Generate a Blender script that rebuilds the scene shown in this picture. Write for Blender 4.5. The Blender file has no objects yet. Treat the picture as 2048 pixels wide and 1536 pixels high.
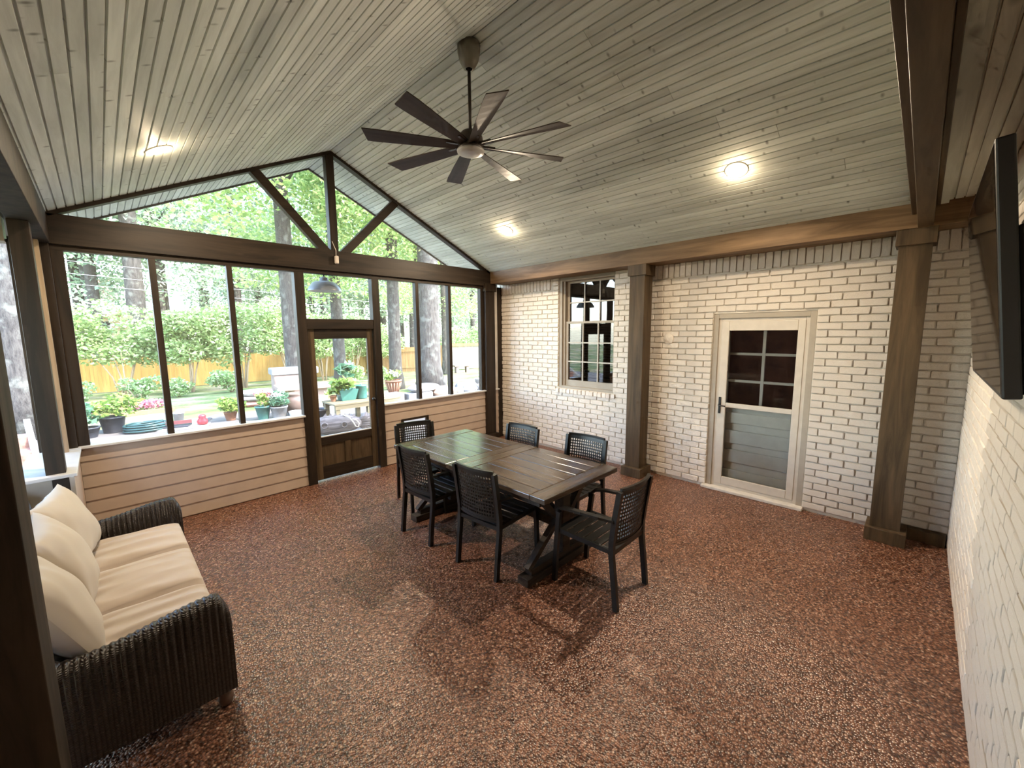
import bpy, math, random
import numpy as np
from mathutils import Vector, Matrix

sc = bpy.context.scene
COL = sc.collection
R = math.radians
rng = random.Random(7)

# ------------------------------------------------------------------ camera
cam_d = bpy.data.cameras.new('camera')
cam = bpy.data.objects.new('camera', cam_d)
COL.objects.link(cam)
cam_d.sensor_width = 36.0
cam_d.lens = 14.382
cam_d.clip_start = 0.02
cam_d.clip_end = 400
RX = Vector((0.70619, -0.70797, -0.00853))
UP = Vector((0.09489, 0.08269, 0.99205))
FW = Vector((0.70164, 0.70138, -0.12558))
CAM = Vector((0.0, 0.0, 1.95))
cam.matrix_world = Matrix(((RX.x, UP.x, -FW.x, CAM.x), (RX.y, UP.y, -FW.y, CAM.y), (RX.z, UP.z, -FW.z, CAM.z), (0, 0, 0, 1)))
sc.camera = cam

# ------------------------------------------------------------------ world, sun, exposure
world = bpy.data.worlds.new('world')
sc.world = world
world.use_nodes = True
wn = world.node_tree
wn.nodes.clear()
sky = wn.nodes.new('ShaderNodeTexSky')
sky.sky_type = 'NISHITA'
sky.sun_disc = False
sky.sun_elevation = R(48)
sky.sun_rotation = R(150)
sky.air_density = 1.0
sky.dust_density = 1.2
sky.ozone_density = 1.0
bg = wn.nodes.new('ShaderNodeBackground')
bg.inputs['Strength'].default_value = 1.8
wo = wn.nodes.new('ShaderNodeOutputWorld')
wn.links.new(sky.outputs[0], bg.inputs[0])
wn.links.new(bg.outputs[0], wo.inputs[0])

sun_d = bpy.data.lights.new('sun', 'SUN')
sun_d.energy = 6.4
sun_d.angle = R(0.6)
sun_d.color = (1.0, 0.96, 0.90)
sun = bpy.data.objects.new('sun', sun_d)
COL.objects.link(sun)
SUN_FROM = Vector((0.38, -0.60, 0.80)).normalized()
sun.rotation_euler = (-SUN_FROM).to_track_quat('-Z', 'Y').to_euler()
sun.location = (6, -10, 25)

sc.view_settings.view_transform = 'Standard'
sc.view_settings.look = 'None'
sc.view_settings.gamma = 1.0
sc.view_settings.use_curve_mapping = False
sc.view_settings.exposure = 1.05
sc.cycles.max_bounces = 5
sc.cycles.diffuse_bounces = 3
sc.cycles.glossy_bounces = 2
sc.cycles.transmission_bounces = 2
sc.cycles.use_adaptive_sampling = True
sc.cycles.adaptive_threshold = 0.05
sc.cycles.adaptive_min_samples = 12
sc.cycles.transparent_max_bounces = 12
sc.cycles.sample_clamp_indirect = 6.0
sc.cycles.caustics_reflective = False
sc.cycles.caustics_refractive = False

LAMP_W = 37.0     # watts of each recessed ceiling lamp

# ------------------------------------------------------------------ helpers
class MB:
    def __init__(self):
        self.v = []; self.f = []
    def add(self, vs, fs):
        n = len(self.v); self.v += [tuple(a) for a in vs]; self.f += [tuple(i + n for i in q) for q in fs]; return self
    def box(self, x0, x1, y0, y1, z0, z1):
        return self.add([(x0,y0,z0),(x1,y0,z0),(x1,y1,z0),(x0,y1,z0),(x0,y0,z1),(x1,y0,z1),(x1,y1,z1),(x0,y1,z1)],
                        [(0,3,2,1),(4,5,6,7),(0,1,5,4),(1,2,6,5),(2,3,7,6),(3,0,4,7)])
    def bar(self, p, q, w, h, up=(0,0,1), w2=None, h2=None):
        p = Vector(p); q = Vector(q); d = (q - p).normalized(); up = Vector(up)
        s = d.cross(up)
        if s.length < 1e-4: s = d.cross(Vector((1,0,0)))
        s.normalize(); u = s.cross(d).normalized()
        w2 = w if w2 is None else w2; h2 = h if h2 is None else h2
        vs = []
        for c, a, b in ((p, w, h), (q, w2, h2)):
            for i, j in ((-1,-1),(1,-1),(1,1),(-1,1)): vs.append(c + s*(a/2*i) + u*(b/2*j))
        return self.add(vs, [(0,1,2,3),(7,6,5,4),(0,4,5,1),(1,5,6,2),(2,6,7,3),(3,7,4,0)])
    def prism(self, pts, a0, a1, axis='y'):
        n = len(pts)
        def P(t, c):
            if axis == 'y': return (t[0], c, t[1])
            if axis == 'x': return (c, t[0], t[1])
            return (t[0], t[1], c)
        vs = [P(t, a0) for t in pts] + [P(t, a1) for t in pts]
        fs = [tuple(range(n)), tuple(range(2*n-1, n-1, -1))] + [(i, (i+1) % n, n+(i+1) % n, n+i)[::-1] for i in range(n)]
        return self.add(vs, fs)
    def tube(self, path, r, n=8, cap=True):
        path = [Vector(a) for a in path]; m = len(path)
        rs = r if isinstance(r, (list, tuple)) else [r]*m
        vs = []; prev = None
        for i, c in enumerate(path):
            d = (path[min(i+1, m-1)] - path[max(i-1, 0)]).normalized()
            if prev is None:
                a = d.cross(Vector((0,0,1)))
                if a.length < 1e-3: a = d.cross(Vector((1,0,0)))
                a.normalize()
            else:
                a = prev - d*prev.dot(d)
                a.normalize()
            prev = a; b = d.cross(a)
            for k in range(n):
                t = 2*math.pi*k/n
                vs.append(c + (a*math.cos(t) + b*math.sin(t))*rs[i])
        fs = [(i*n+k, i*n+(k+1) % n, (i+1)*n+(k+1) % n, (i+1)*n+k) for i in range(m-1) for k in range(n)]
        if cap: fs += [tuple(range(n-1, -1, -1)), tuple(range((m-1)*n, m*n))]
        return self.add(vs, fs)
    def lathe(self, prof, n=20, c=(0,0,0), cap=True):
        vs = [(c[0]+r*math.cos(2*math.pi*k/n), c[1]+r*math.sin(2*math.pi*k/n), c[2]+z) for r, z in prof for k in range(n)]
        m = len(prof)
        fs = [(i*n+k, i*n+(k+1) % n, (i+1)*n+(k+1) % n, (i+1)*n+k) for i in range(m-1) for k in range(n)]
        if cap: fs += [tuple(range(n-1, -1, -1)), tuple(range((m-1)*n, m*n))]
        return self.add(vs, fs)
    def mesh(self, name, mat, smooth=False):
        me = bpy.data.meshes.new(name); me.from_pydata(self.v, [], self.f); me.validate(); me.update()
        if mat: me.materials.append(mat)
        if smooth: me.polygons.foreach_set('use_smooth', [True]*len(me.polygons))
        return me
    def build(self, name, mat, parent=None, smooth=False, bevel=0.0, seg=2, loc=None, rz=0.0, auto=None):
        o = link(name, self.mesh(name, mat, smooth), parent)
        if loc is not None: o.location = loc
        if rz: o.rotation_euler.z = rz
        if bevel:
            m = o.modifiers.new('edge', 'BEVEL'); m.width = bevel; m.segments = seg; m.limit_method = 'ANGLE'; m.angle_limit = R(40)
        return o

def link(name, me, parent=None):
    o = bpy.data.objects.new(name, me); COL.objects.link(o)
    if parent is not None: o.parent = parent
    return o
def tag(o, label=None, cat=None, group=None, kind=None):
    if label: o['label'] = label
    if cat: o['category'] = cat
    if group: o['group'] = group
    if kind: o['kind'] = kind
    return o
def thing(name, label, cat, loc=(0,0,0), rz=0.0, group=None):
    o = bpy.data.objects.new(name, None); COL.objects.link(o); o.empty_display_size = 0.1
    o.location = loc; o.rotation_euler.z = rz
    return tag(o, label, cat, group)
def struct(o, label=None, cat=None):
    o['kind'] = 'structure'
    return tag(o, label, cat)
def children(o): return [c for c in bpy.data.objects if c.parent == o]
def copy_tree(o, parent=None):
    c = o.copy(); COL.objects.link(c); c.parent = parent
    for ch in children(o): copy_tree(ch, c)
    return c
def npmesh(name, verts, quads, mat):
    me = bpy.data.meshes.new(name); nv, nf = len(verts), len(quads)
    me.vertices.add(nv); me.vertices.foreach_set('co', verts.astype(np.float32).ravel())
    me.loops.add(nf*4); me.loops.foreach_set('vertex_index', quads.astype(np.int32).ravel())
    me.polygons.add(nf); me.polygons.foreach_set('loop_start', np.arange(nf, dtype=np.int32)*4)
    me.update(calc_edges=True); me.validate()
    if mat: me.materials.append(mat)
    return me

# ------------------------------------------------------------------ materials
MATS = {}
def newmat(name):
    m = bpy.data.materials.new(name); m.use_nodes = True; nt = m.node_tree; nt.nodes.clear()
    out = nt.nodes.new('ShaderNodeOutputMaterial'); b = nt.nodes.new('ShaderNodeBsdfPrincipled')
    nt.links.new(b.outputs[0], out.inputs[0]); MATS[name] = m
    return m, nt, b, out
def N(nt, t, **kw):
    n = nt.nodes.new(t)
    for k, v in kw.items():
        if k in n.inputs: n.inputs[k].default_value = v
        else: setattr(n, k, v)
    return n
def coords(nt, scale=(1,1,1), kind='Object', rot=(0,0,0)):
    tc = nt.nodes.new('ShaderNodeTexCoord'); mp = nt.nodes.new('ShaderNodeMapping')
    mp.inputs['Scale'].default_value = scale; mp.inputs['Rotation'].default_value = rot
    nt.links.new(tc.outputs[kind], mp.inputs[0]); return mp.outputs[0]
def ramp(nt, fac, stops):
    r = nt.nodes.new('ShaderNodeValToRGB'); e = r.color_ramp.elements
    while len(e) < len(stops): e.new(0.5)
    for el, (p, c) in zip(e, stops): el.position = p; el.color = (*c, 1)
    nt.links.new(fac, r.inputs[0]); return r.outputs[0]
def bump(nt, b, h, strength=0.3, dist=0.01):
    n = nt.nodes.new('ShaderNodeBump'); n.inputs['Strength'].default_value = strength; n.inputs['Distance'].default_value = dist
    nt.links.new(h, n.inputs['Height']); nt.links.new(n.outputs[0], b.inputs['Normal']); return n
def mixc(nt, a, b, fac, mode='MIX'):
    m = nt.nodes.new('ShaderNodeMix'); m.data_type = 'RGBA'; m.blend_type = mode
    for sock, val in ((m.inputs[0], fac), (m.inputs[6], a), (m.inputs[7], b)):
        if hasattr(val, 'links'): nt.links.new(val, sock)
        elif isinstance(val, (int, float)): sock.default_value = val
        else: sock.default_value = (*val, 1)
    return m.outputs[2]

def plain(name, col, rough=0.6, metal=0.0, var=0.12, scale=12, bumpv=0.0, spec=0.5):
    m, nt, b, out = newmat(name)
    n = N(nt, 'ShaderNodeTexNoise', Scale=scale, Detail=4.0)
    nt.links.new(coords(nt), n.inputs['Vector'])
    lo = tuple(c*(1-var) for c in col); hi = tuple(min(1, c*(1+var)) for c in col)
    nt.links.new(ramp(nt, n.outputs[0], [(0.3, lo), (0.7, hi)]), b.inputs['Base Color'])
    b.inputs['Roughness'].default_value = rough; b.inputs['Metallic'].default_value = metal
    b.inputs['Specular IOR Level'].default_value = spec
    if bumpv: bump(nt, b, n.outputs[0], bumpv, 0.01)
    return m
def wood(name, c1, c2, axis='x', rough=0.55, knots=0.0, scale=1.0, bumpv=0.15, kcol=(0.05,0.035,0.025), obj_random=0.0, streak=(0.35,0.65), kscale=None, spec=0.25):
    m, nt, b, out = newmat(name)
    s = {'x': (1.2, 14, 14), 'y': (14, 1.2, 14), 'z': (14, 14, 1.2)}[axis]
    v = coords(nt, tuple(a*scale for a in s))
    n = N(nt, 'ShaderNodeTexNoise', Scale=1.0, Detail=6.0, Roughness=0.62, Distortion=0.6)
    if obj_random:
        oi = nt.nodes.new('ShaderNodeObjectInfo'); add = nt.nodes.new('ShaderNodeVectorMath'); add.operation = 'MULTIPLY_ADD'
        cmb = nt.nodes.new('ShaderNodeCombineXYZ'); mu = N(nt, 'ShaderNodeMath', operation='MULTIPLY'); mu.inputs[1].default_value = 37.0
        nt.links.new(oi.outputs['Random'], mu.inputs[0])
        for i in range(3): nt.links.new(mu.outputs[0], cmb.inputs[i])
        ad = nt.nodes.new('ShaderNodeVectorMath'); ad.operation = 'ADD'
        nt.links.new(v, ad.inputs[0]); nt.links.new(cmb.outputs[0], ad.inputs[1]); v = ad.outputs[0]
    nt.links.new(v, n.inputs['Vector'])
    col = ramp(nt, n.outputs[0], [(streak[0], c1), (streak[1], c2)])
    if obj_random:
        hs = nt.nodes.new('ShaderNodeHueSaturation'); mr = nt.nodes.new('ShaderNodeMapRange')
        mr.inputs['To Min'].default_value = 1-obj_random; mr.inputs['To Max'].default_value = 1+obj_random
        nt.links.new(oi.outputs['Random'], mr.inputs[0]); nt.links.new(mr.outputs[0], hs.inputs['Value'])
        nt.links.new(col, hs.inputs['Color']); col = hs.outputs[0]
    if knots:
        ks = {'x': (3.2, 9, 9), 'y': (9, 3.2, 9), 'z': (9, 9, 3.2)}[axis]
        kv = coords(nt, kscale or ks)
        if obj_random:
            a2 = nt.nodes.new('ShaderNodeVectorMath'); a2.operation = 'ADD'
            nt.links.new(kv, a2.inputs[0]); nt.links.new(cmb.outputs[0], a2.inputs[1]); kv = a2.outputs[0]
        vo = N(nt, 'ShaderNodeTexVoronoi', Scale=1.0); nt.links.new(kv, vo.inputs['Vector'])
        kf = ramp(nt, vo.outputs['Distance'], [(0.06, (1,1,1)), (0.22, (0,0,0))])
        sel = nt.nodes.new('ShaderNodeSeparateColor'); nt.links.new(vo.outputs['Color'], sel.inputs[0])
        gt = N(nt, 'ShaderNodeMath', operation='GREATER_THAN'); gt.inputs[1].default_value = 1-knots; nt.links.new(sel.outputs[0], gt.inputs[0])
        mm = N(nt, 'ShaderNodeMath', operation='MULTIPLY'); nt.links.new(kf, mm.inputs[0]); nt.links.new(gt.outputs[0], mm.inputs[1])
        m2 = N(nt, 'ShaderNodeMath', operation='MULTIPLY'); m2.inputs[1].default_value = 0.7; nt.links.new(mm.outputs[0], m2.inputs[0])
        col = mixc(nt, col, kcol, m2.outputs[0])
    nt.links.new(col, b.inputs['Base Color']); b.inputs['Roughness'].default_value = rough; b.inputs['Specular IOR Level'].default_value = spec
    if bumpv: bump(nt, b, n.outputs[0], bumpv, 0.004)
    return m
def leafmat(name, c1, c2, c3, trans=0.45, rough=0.45):
    m = bpy.data.materials.new(name); m.use_nodes = True; nt = m.node_tree; nt.nodes.clear()
    out = nt.nodes.new('ShaderNodeOutputMaterial')
    g = nt.nodes.new('ShaderNodeNewGeometry')
    col = ramp(nt, g.outputs['Random Per Island'], [(0.0, c1), (0.55, c2), (1.0, c3)])
    p = nt.nodes.new('ShaderNodeBsdfPrincipled'); p.inputs['Roughness'].default_value = rough
    t = nt.nodes.new('ShaderNodeBsdfTranslucent')
    nt.links.new(col, p.inputs['Base Color']); nt.links.new(col, t.inputs['Color'])
    mx = nt.nodes.new('ShaderNodeMixShader'); mx.inputs[0].default_value = trans
    nt.links.new(p.outputs[0], mx.inputs[1]); nt.links.new(t.outputs[0], mx.inputs[2]); nt.links.new(mx.outputs[0], out.inputs[0])
    MATS[name] = m; return m
def emit(name, col, s):
    m = bpy.data.materials.new(name); m.use_nodes = True; nt = m.node_tree; nt.nodes.clear()
    out = nt.nodes.new('ShaderNodeOutputMaterial'); e = nt.nodes.new('ShaderNodeEmission')
    e.inputs[0].default_value = (*col, 1); e.inputs[1].default_value = s; nt.links.new(e.outputs[0], out.inputs[0]); return m
def glassmat(name, ior=1.6, tint=(0.92,0.95,0.95), rough=0.0):
    m = bpy.data.materials.new(name); m.use_nodes = True; nt = m.node_tree; nt.nodes.clear()
    out = nt.nodes.new('ShaderNodeOutputMaterial'); fr = nt.nodes.new('ShaderNodeFresnel'); fr.inputs[0].default_value = ior
    t = nt.nodes.new('ShaderNodeBsdfTransparent'); t.inputs[0].default_value = (*tint, 1)
    g = nt.nodes.new('ShaderNodeBsdfGlossy'); g.inputs['Roughness'].default_value = rough
    mx = nt.nodes.new('ShaderNodeMixShader'); nt.links.new(fr.outputs[0], mx.inputs[0]); nt.links.new(t.outputs[0], mx.inputs[1]); nt.links.new(g.outputs[0], mx.inputs[2])
    nt.links.new(mx.outputs[0], out.inputs[0]); return m
def screenmat(name, cover=0.2, col=(0.30,0.32,0.33)):
    m = bpy.data.materials.new(name); m.use_nodes = True; nt = m.node_tree; nt.nodes.clear()
    out = nt.nodes.new('ShaderNodeOutputMaterial'); t = nt.nodes.new('ShaderNodeBsdfTransparent'); d = nt.nodes.new('ShaderNodeBsdfDiffuse')
    d.inputs[0].default_value = (*col, 1)
    mx = nt.nodes.new('ShaderNodeMixShader'); mx.inputs[0].default_value = cover
    nt.links.new(t.outputs[0], mx.inputs[1]); nt.links.new(d.outputs[0], mx.inputs[2]); nt.links.new(mx.outputs[0], out.inputs[0]); return m

# painted brick
def brickmat(name, col):
    m, nt, b, out = newmat(name)
    v = coords(nt, (1,1,1))
    oi = nt.nodes.new('ShaderNodeObjectInfo')
    n1 = N(nt, 'ShaderNodeTexNoise', Scale=22.0, Detail=5.0, Roughness=0.65)
    n2 = N(nt, 'ShaderNodeTexNoise', Scale=75.0, Detail=3.0)
    vw = coords(nt, (1,1,1), 'Object')
    ad = nt.nodes.new('ShaderNodeVectorMath'); ad.operation = 'ADD'
    nt.links.new(vw, ad.inputs[0]); nt.links.new(oi.outputs['Location'], ad.inputs[1])
    nt.links.new(ad.outputs[0], n1.inputs['Vector']); nt.links.new(ad.outputs[0], n2.inputs['Vector'])
    base = ramp(nt, n1.outputs[0], [(0.25, tuple(c*0.86 for c in col)), (0.6, col)])
    pit = ramp(nt, n2.outputs[0], [(0.22, (0.45,0.42,0.38)), (0.32, (1,1,1))])
    nt.links.new(mixc(nt, base, pit, 1.0, 'MULTIPLY'), b.inputs['Base Color'])
    b.inputs['Roughness'].default_value = 0.5
    bump(nt, b, n1.outputs[0], 0.7, 0.014)
    return m
M = {}
M['brick'] = brickmat('painted_brick', (0.79, 0.72, 0.635))
M['mortar'] = brickmat('painted_mortar', (0.66, 0.60, 0.51))
M['beam'] = wood('shaded_brown_beam', (0.013,0.0085,0.0055), (0.035,0.023,0.0140), 'x', 0.5, knots=0.25)  # brown stain with the backlit gable's shade darkened into its colour
M['shaded_post'] = wood('shaded_brown_post', (0.013,0.0085,0.0055), (0.035,0.023,0.0140), 'z', 0.5, knots=0.25)  # upright grain, same backlit shade put into the colour
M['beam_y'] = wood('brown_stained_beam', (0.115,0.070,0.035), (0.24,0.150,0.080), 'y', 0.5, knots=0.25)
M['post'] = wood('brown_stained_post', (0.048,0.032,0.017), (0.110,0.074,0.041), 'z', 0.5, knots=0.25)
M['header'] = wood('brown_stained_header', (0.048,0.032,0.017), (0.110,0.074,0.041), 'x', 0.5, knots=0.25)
M['rough_post'] = wood('rough_post', (0.014,0.0095,0.006), (0.042,0.029,0.019), 'z', 0.75, knots=0.15, bumpv=0.4)
M['pale_board'] = plain('pale_board', (0.50,0.46,0.41), 0.5, var=0.08)
M['batten'] = wood('weathered_batten', (0.26,0.185,0.12), (0.42,0.32,0.22), 'z', 0.6)
M['ceil'] = wood('whitewashed_pine', (0.51,0.54,0.495), (0.67,0.71,0.66), 'y', 0.55, knots=0.42, kscale=(8,15,8), kcol=(0.06,0.055,0.04), obj_random=0.13)
M['ceil_x'] = wood('whitewashed_pine_flat', (0.44,0.44,0.37), (0.58,0.58,0.50), 'x', 0.55, knots=0.6, kcol=(0.10,0.085,0.06), obj_random=0.1)
M['roofdeck'] = plain('roof_deck', (0.10,0.085,0.07), 0.9)
M['siding'] = plain('tan_siding', (0.46,0.36,0.285), 0.55, var=0.05, scale=6)
M['sill'] = plain('painted_sill', (0.62,0.61,0.60), 0.4, var=0.05)
M['cream'] = plain('cream_trim', (0.56,0.505,0.43), 0.45, var=0.05)
M['taupe'] = plain('taupe_trim', (0.36,0.315,0.255), 0.5, var=0.05)
M['grey_door'] = plain('grey_door', (0.60,0.57,0.50), 0.5, var=0.05)
M['lite'] = plain('grey_muntin', (0.50,0.47,0.42), 0.45, var=0.04)
M['black'] = plain('black_metal', (0.012,0.012,0.012), 0.35, var=0.1)
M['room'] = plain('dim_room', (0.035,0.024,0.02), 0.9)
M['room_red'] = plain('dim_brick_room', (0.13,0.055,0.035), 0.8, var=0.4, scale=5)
M['blind'] = plain('blind', (0.045,0.04,0.045), 0.6)
M['glass'] = glassmat('window_glass', 2.1)
M['glass_door'] = glassmat('storm_glass', 1.28)
M['screen'] = screenmat('insect_screen', 0.10)
M['concrete'] = plain('threshold', (0.62,0.58,0.53), 0.8, bumpv=0.3)
M['darkroom'] = M['room']

# floor pebbles
m, nt, b, out = newmat('pebble_floor')
v = coords(nt)
vo = N(nt, 'ShaderNodeTexVoronoi', Scale=86.0); nt.links.new(v, vo.inputs['Vector'])
sp = nt.nodes.new('ShaderNodeSeparateColor'); nt.links.new(vo.outputs['Color'], sp.inputs[0])
colr = ramp(nt, sp.outputs[0], [(0.0, (0.078,0.029,0.016)), (0.35, (0.195,0.080,0.044)), (0.7, (0.31,0.137,0.080)), (0.93, (0.46,0.25,0.165)), (1.0, (0.68,0.48,0.37))])
big = N(nt, 'ShaderNodeTexNoise', Scale=1.6, Detail=3.0); nt.links.new(v, big.inputs['Vector'])
dk = ramp(nt, vo.outputs['Distance'], [(0.30, (1,1,1)), (0.75, (0.30,0.26,0.24))])
c2 = mixc(nt, colr, dk, 1.0, 'MULTIPLY')
c3 = mixc(nt, c2, ramp(nt, big.outputs[0], [(0.3, (0.88,0.88,0.88)), (0.7, (1.08,1.05,1.02))]), 1.0, 'MULTIPLY')
nt.links.new(c3, b.inputs['Base Color'])
b.inputs['Roughness'].default_value = 0.30; b.inputs['Specular IOR Level'].default_value = 0.8
inv = N(nt, 'ShaderNodeMath', operation='SUBTRACT'); inv.inputs[0].default_value = 1.0; nt.links.new(vo.outputs['Distance'], inv.inputs[1])
tilt = N(nt, 'ShaderNodeMath', operation='MULTIPLY_ADD'); nt.links.new(sp.outputs[1], tilt.inputs[0]); tilt.inputs[1].default_value = 0.5; nt.links.new(inv.outputs[0], tilt.inputs[2])
bump(nt, b, tilt.outputs[0], 0.7, 0.006)
M['floor'] = m

# ------------------------------------------------------------------ dimensions of the porch (metres)
W, DY, NY = 5.24, 5.46, -0.31
RXR, RZ = 2.26, 4.222           # ridge
LX, LZ = -0.225, 3.015          # ceiling meets left beam
EX, EZ = 4.916, 2.99            # ceiling meets right beam
OVY = 6.19                      # roof edge beyond the gable
SILL = 0.93
BB, BT = 2.75, 3.008            # gable beam bottom, top

# ------------------------------------------------------------------ floor and ground
struct(MB().box(-1.35, W, NY, DY+0.10, -0.12, 0.0).build('floor', M['floor']), 'reddish brown pebble floor of the screened porch', 'floor')

m, nt, b, out = newmat('lawn')
v = coords(nt)
n1 = N(nt, 'ShaderNodeTexNoise', Scale=0.55, Detail=5.0, Roughness=0.6); nt.links.new(v, n1.inputs['Vector'])
n2 = N(nt, 'ShaderNodeTexNoise', Scale=9.0, Detail=4.0); nt.links.new(v, n2.inputs['Vector'])
g1 = ramp(nt, n1.outputs[0], [(0.40, (0.075,0.14,0.03)), (0.52, (0.21,0.24,0.085)), (0.62, (0.38,0.34,0.24))])
nt.links.new(mixc(nt, g1, ramp(nt, n2.outputs[0], [(0.3, (0.55,0.5,0.4)), (0.7, (1.15,1.1,1.0))]), 1.0, 'MULTIPLY'), b.inputs['Base Color'])
b.inputs['Roughness'].default_value = 0.9; bump(nt, b, n2.outputs[0], 0.6, 0.05)
M['lawn'] = m
M['patio'] = wood('patio_boards', (0.10,0.09,0.085), (0.17,0.155,0.145), 'x', 0.7, scale=0.6)
def gz(y): return -0.02 if y < 12 else (-0.02 - (y-12)/16.0 if y < 28 else -1.02)
g = MB()
ys = [-12, 5.56, 12, 16, 20, 24, 28, 45, 110]
for i in range(len(ys)-1):
    y0, y1 = ys[i], ys[i+1]
    if y1 <= 5.57:
        continue
    g.add([(-70,y0,gz(y0)-0.02),(110,y0,gz(y0)-0.02),(110,y1,gz(y1)-0.02),(-70,y1,gz(y1)-0.02)], [(0,1,2,3)])
g.add([(-70,-12,-0.14),(-1.35,-12,-0.14),(-1.35,5.56,-0.14),(-70,5.56,-0.14)], [(0,1,2,3)])
struct(g.build('lawn_ground', M['lawn']), 'dappled lawn sloping down to the fence', 'lawn')
struct(MB().box(-6.0, 10.5, DY+0.10, 12.0, -0.12, 0.0).build('patio_floor', M['patio']), 'pale patio just outside the screens', 'patio')

# house wing opposite, across the side yard (seen in the storm door's reflection)
M['wing'] = plain('red_brown_brick', (0.115,0.060,0.042), 0.85, var=0.35, scale=6)
struct(MB().box(-4.6, -4.2, -6.0, 5.4, -0.15, 3.6).build('wall_wing', M['wing']), 'red brown brick wall of the house wing across the side yard', 'wall')
struct(MB().prism([(-3.6, 3.3), (-3.6, 3.45), (-7.0, 5.2), (-7.0, 3.3)], -6.0, 5.4, 'y').build('wing_roof', M['roofdeck']), 'dark roof of the house wing across the side yard', 'roof')
M['soffit'] = plain('pinkish_soffit', (0.50,0.42,0.37), 0.7, var=0.06)
struct(MB().box(-4.2, -0.62, NY-0.12, 5.50, 2.97, 3.09).build('ceiling_breezeway', M['soffit']), 'pinkish flat soffit of the breezeway left of the porch', 'ceiling')
struct(MB().box(-4.2, -0.47, 5.34, 5.50, 2.72, 2.97).build('breezeway_beam', M['taupe']), 'taupe beam across the end of the breezeway', 'beam')
# ------------------------------------------------------------------ bricks
def brick_variant(seed, L=1.0, H=1.0, D=1.0):
    r = random.Random(seed)
    def ring(inset, depth, jit):
        c = 0.055 if inset == 0 else 0.10
        pts = [(-.5+c*0.32,-.5),(.5-c*0.32,-.5),(.5,-.5+c),(.5,.5-c),(.5-c*0.32,.5),(-.5+c*0.32,.5),(-.5,.5-c),(-.5,-.5+c)]
        o = []
        for (a, bq) in pts:
            sx = (1-2*inset*0.34); sz = (1-2*inset)
            o.append((a*sx + r.uniform(-jit, jit)*0.3, -depth, bq*sz + r.uniform(-jit, jit)))
        return o
    vs = ring(0, -0.35, 0.03) + ring(0.010, 0.70, 0.045) + ring(0.075, 1.0, 0.05)
    fs = [(k*8+i, k*8+(i+1) % 8, (k+1)*8+(i+1) % 8, (k+1)*8+i) for k in range(2) for i in range(8)] + [tuple(range(16, 24))]
    return vs, fs
BV = [brick_variant(100+i) for i in range(8)]
BME = []
for i, (vs, fs) in enumerate(BV):
    mb = MB().add(vs, fs); me = mb.mesh('brick', M['brick'], False); BME.append(me)
PROUD = 0.019
def lay_bricks(wall, rows, place, seen, limit=300, proud=PROUD):
    """rows: (u0,u1,z0,z1,extra) rectangles of single bricks; place(u,z)->(Vector, rotation about z)"""
    items = []
    for (u0, u1, z0, z1, ex) in rows:
        uc, zc = (u0+u1)/2, (z0+z1)/2
        P, rz = place(uc, zc)
        items.append(((P-CAM).length if seen(uc, zc) else 999 + (P-CAM).length, P, rz, u1-u0, z1-z0, ex))
    items.sort(key=lambda t: t[0])
    rest = MB()
    for i, (d, P, rz, l, h, ex) in enumerate(items):
        s = Vector((l*rng.uniform(0.985, 1.0), (proud+ex)*rng.uniform(0.75, 1.2), h*rng.uniform(0.95, 1.0)))
        tilt = rng.uniform(-0.006, 0.006)
        k = rng.randrange(len(BME))
        if i < limit:
            o = link('brick', BME[k], wall); o.location = P; o.rotation_euler = (0, tilt, rz); o.scale = s
        else:
            mt = Matrix.Translation(P) @ Matrix.Rotation(rz, 4, 'Z') @ Matrix.Diagonal((*s, 1))
            rest.add([mt @ Vector(a) for a in BV[k][0]], BV[k][1])
    if rest.v:
        o = rest.build('brick_field', M['brick'], wall, False); o['kind'] = 'stuff'

CH, BL, MJ = 0.0735, 0.2176, 0.0065
def courses(ua, ub, z_start, z_end, off, holes):
    out = []; k = 0; z = z_start
    while z + CH <= z_end + 1e-4:
        u0 = ua; segs = [(ua, ub)]
        for (h0, h1, hz0, hz1) in holes:
            if min(z+CH, hz1) - max(z, hz0) > CH*0.5:
                ns = []
                for a, b2 in segs:
                    if h1 <= a or h0 >= b2: ns.append((a, b2)); continue
                    if h0 > a: ns.append((a, h0))
                    if h1 < b2: ns.append((h1, b2))
                segs = ns
        o = off + (BL/2 if k % 2 else 0) + rng.uniform(-0.012, 0.012)
        for a, b2 in segs:
            j = a
            n = math.floor((a-o)/BL)+1
            js = []
            while o+n*BL < b2-0.05:
                if o+n*BL > a+0.05: js.append(o+n*BL+rng.uniform(-0.006, 0.006))
                n += 1
            pts = [a]+js+[b2]
            for p0, p1 in zip(pts[:-1], pts[1:]):
                if p1-p0 > 0.03: out.append((p0+MJ/2, p1-MJ/2, z+MJ/2, z+CH-MJ/2, 0.0))
        z += CH; k += 1
    return out

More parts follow.
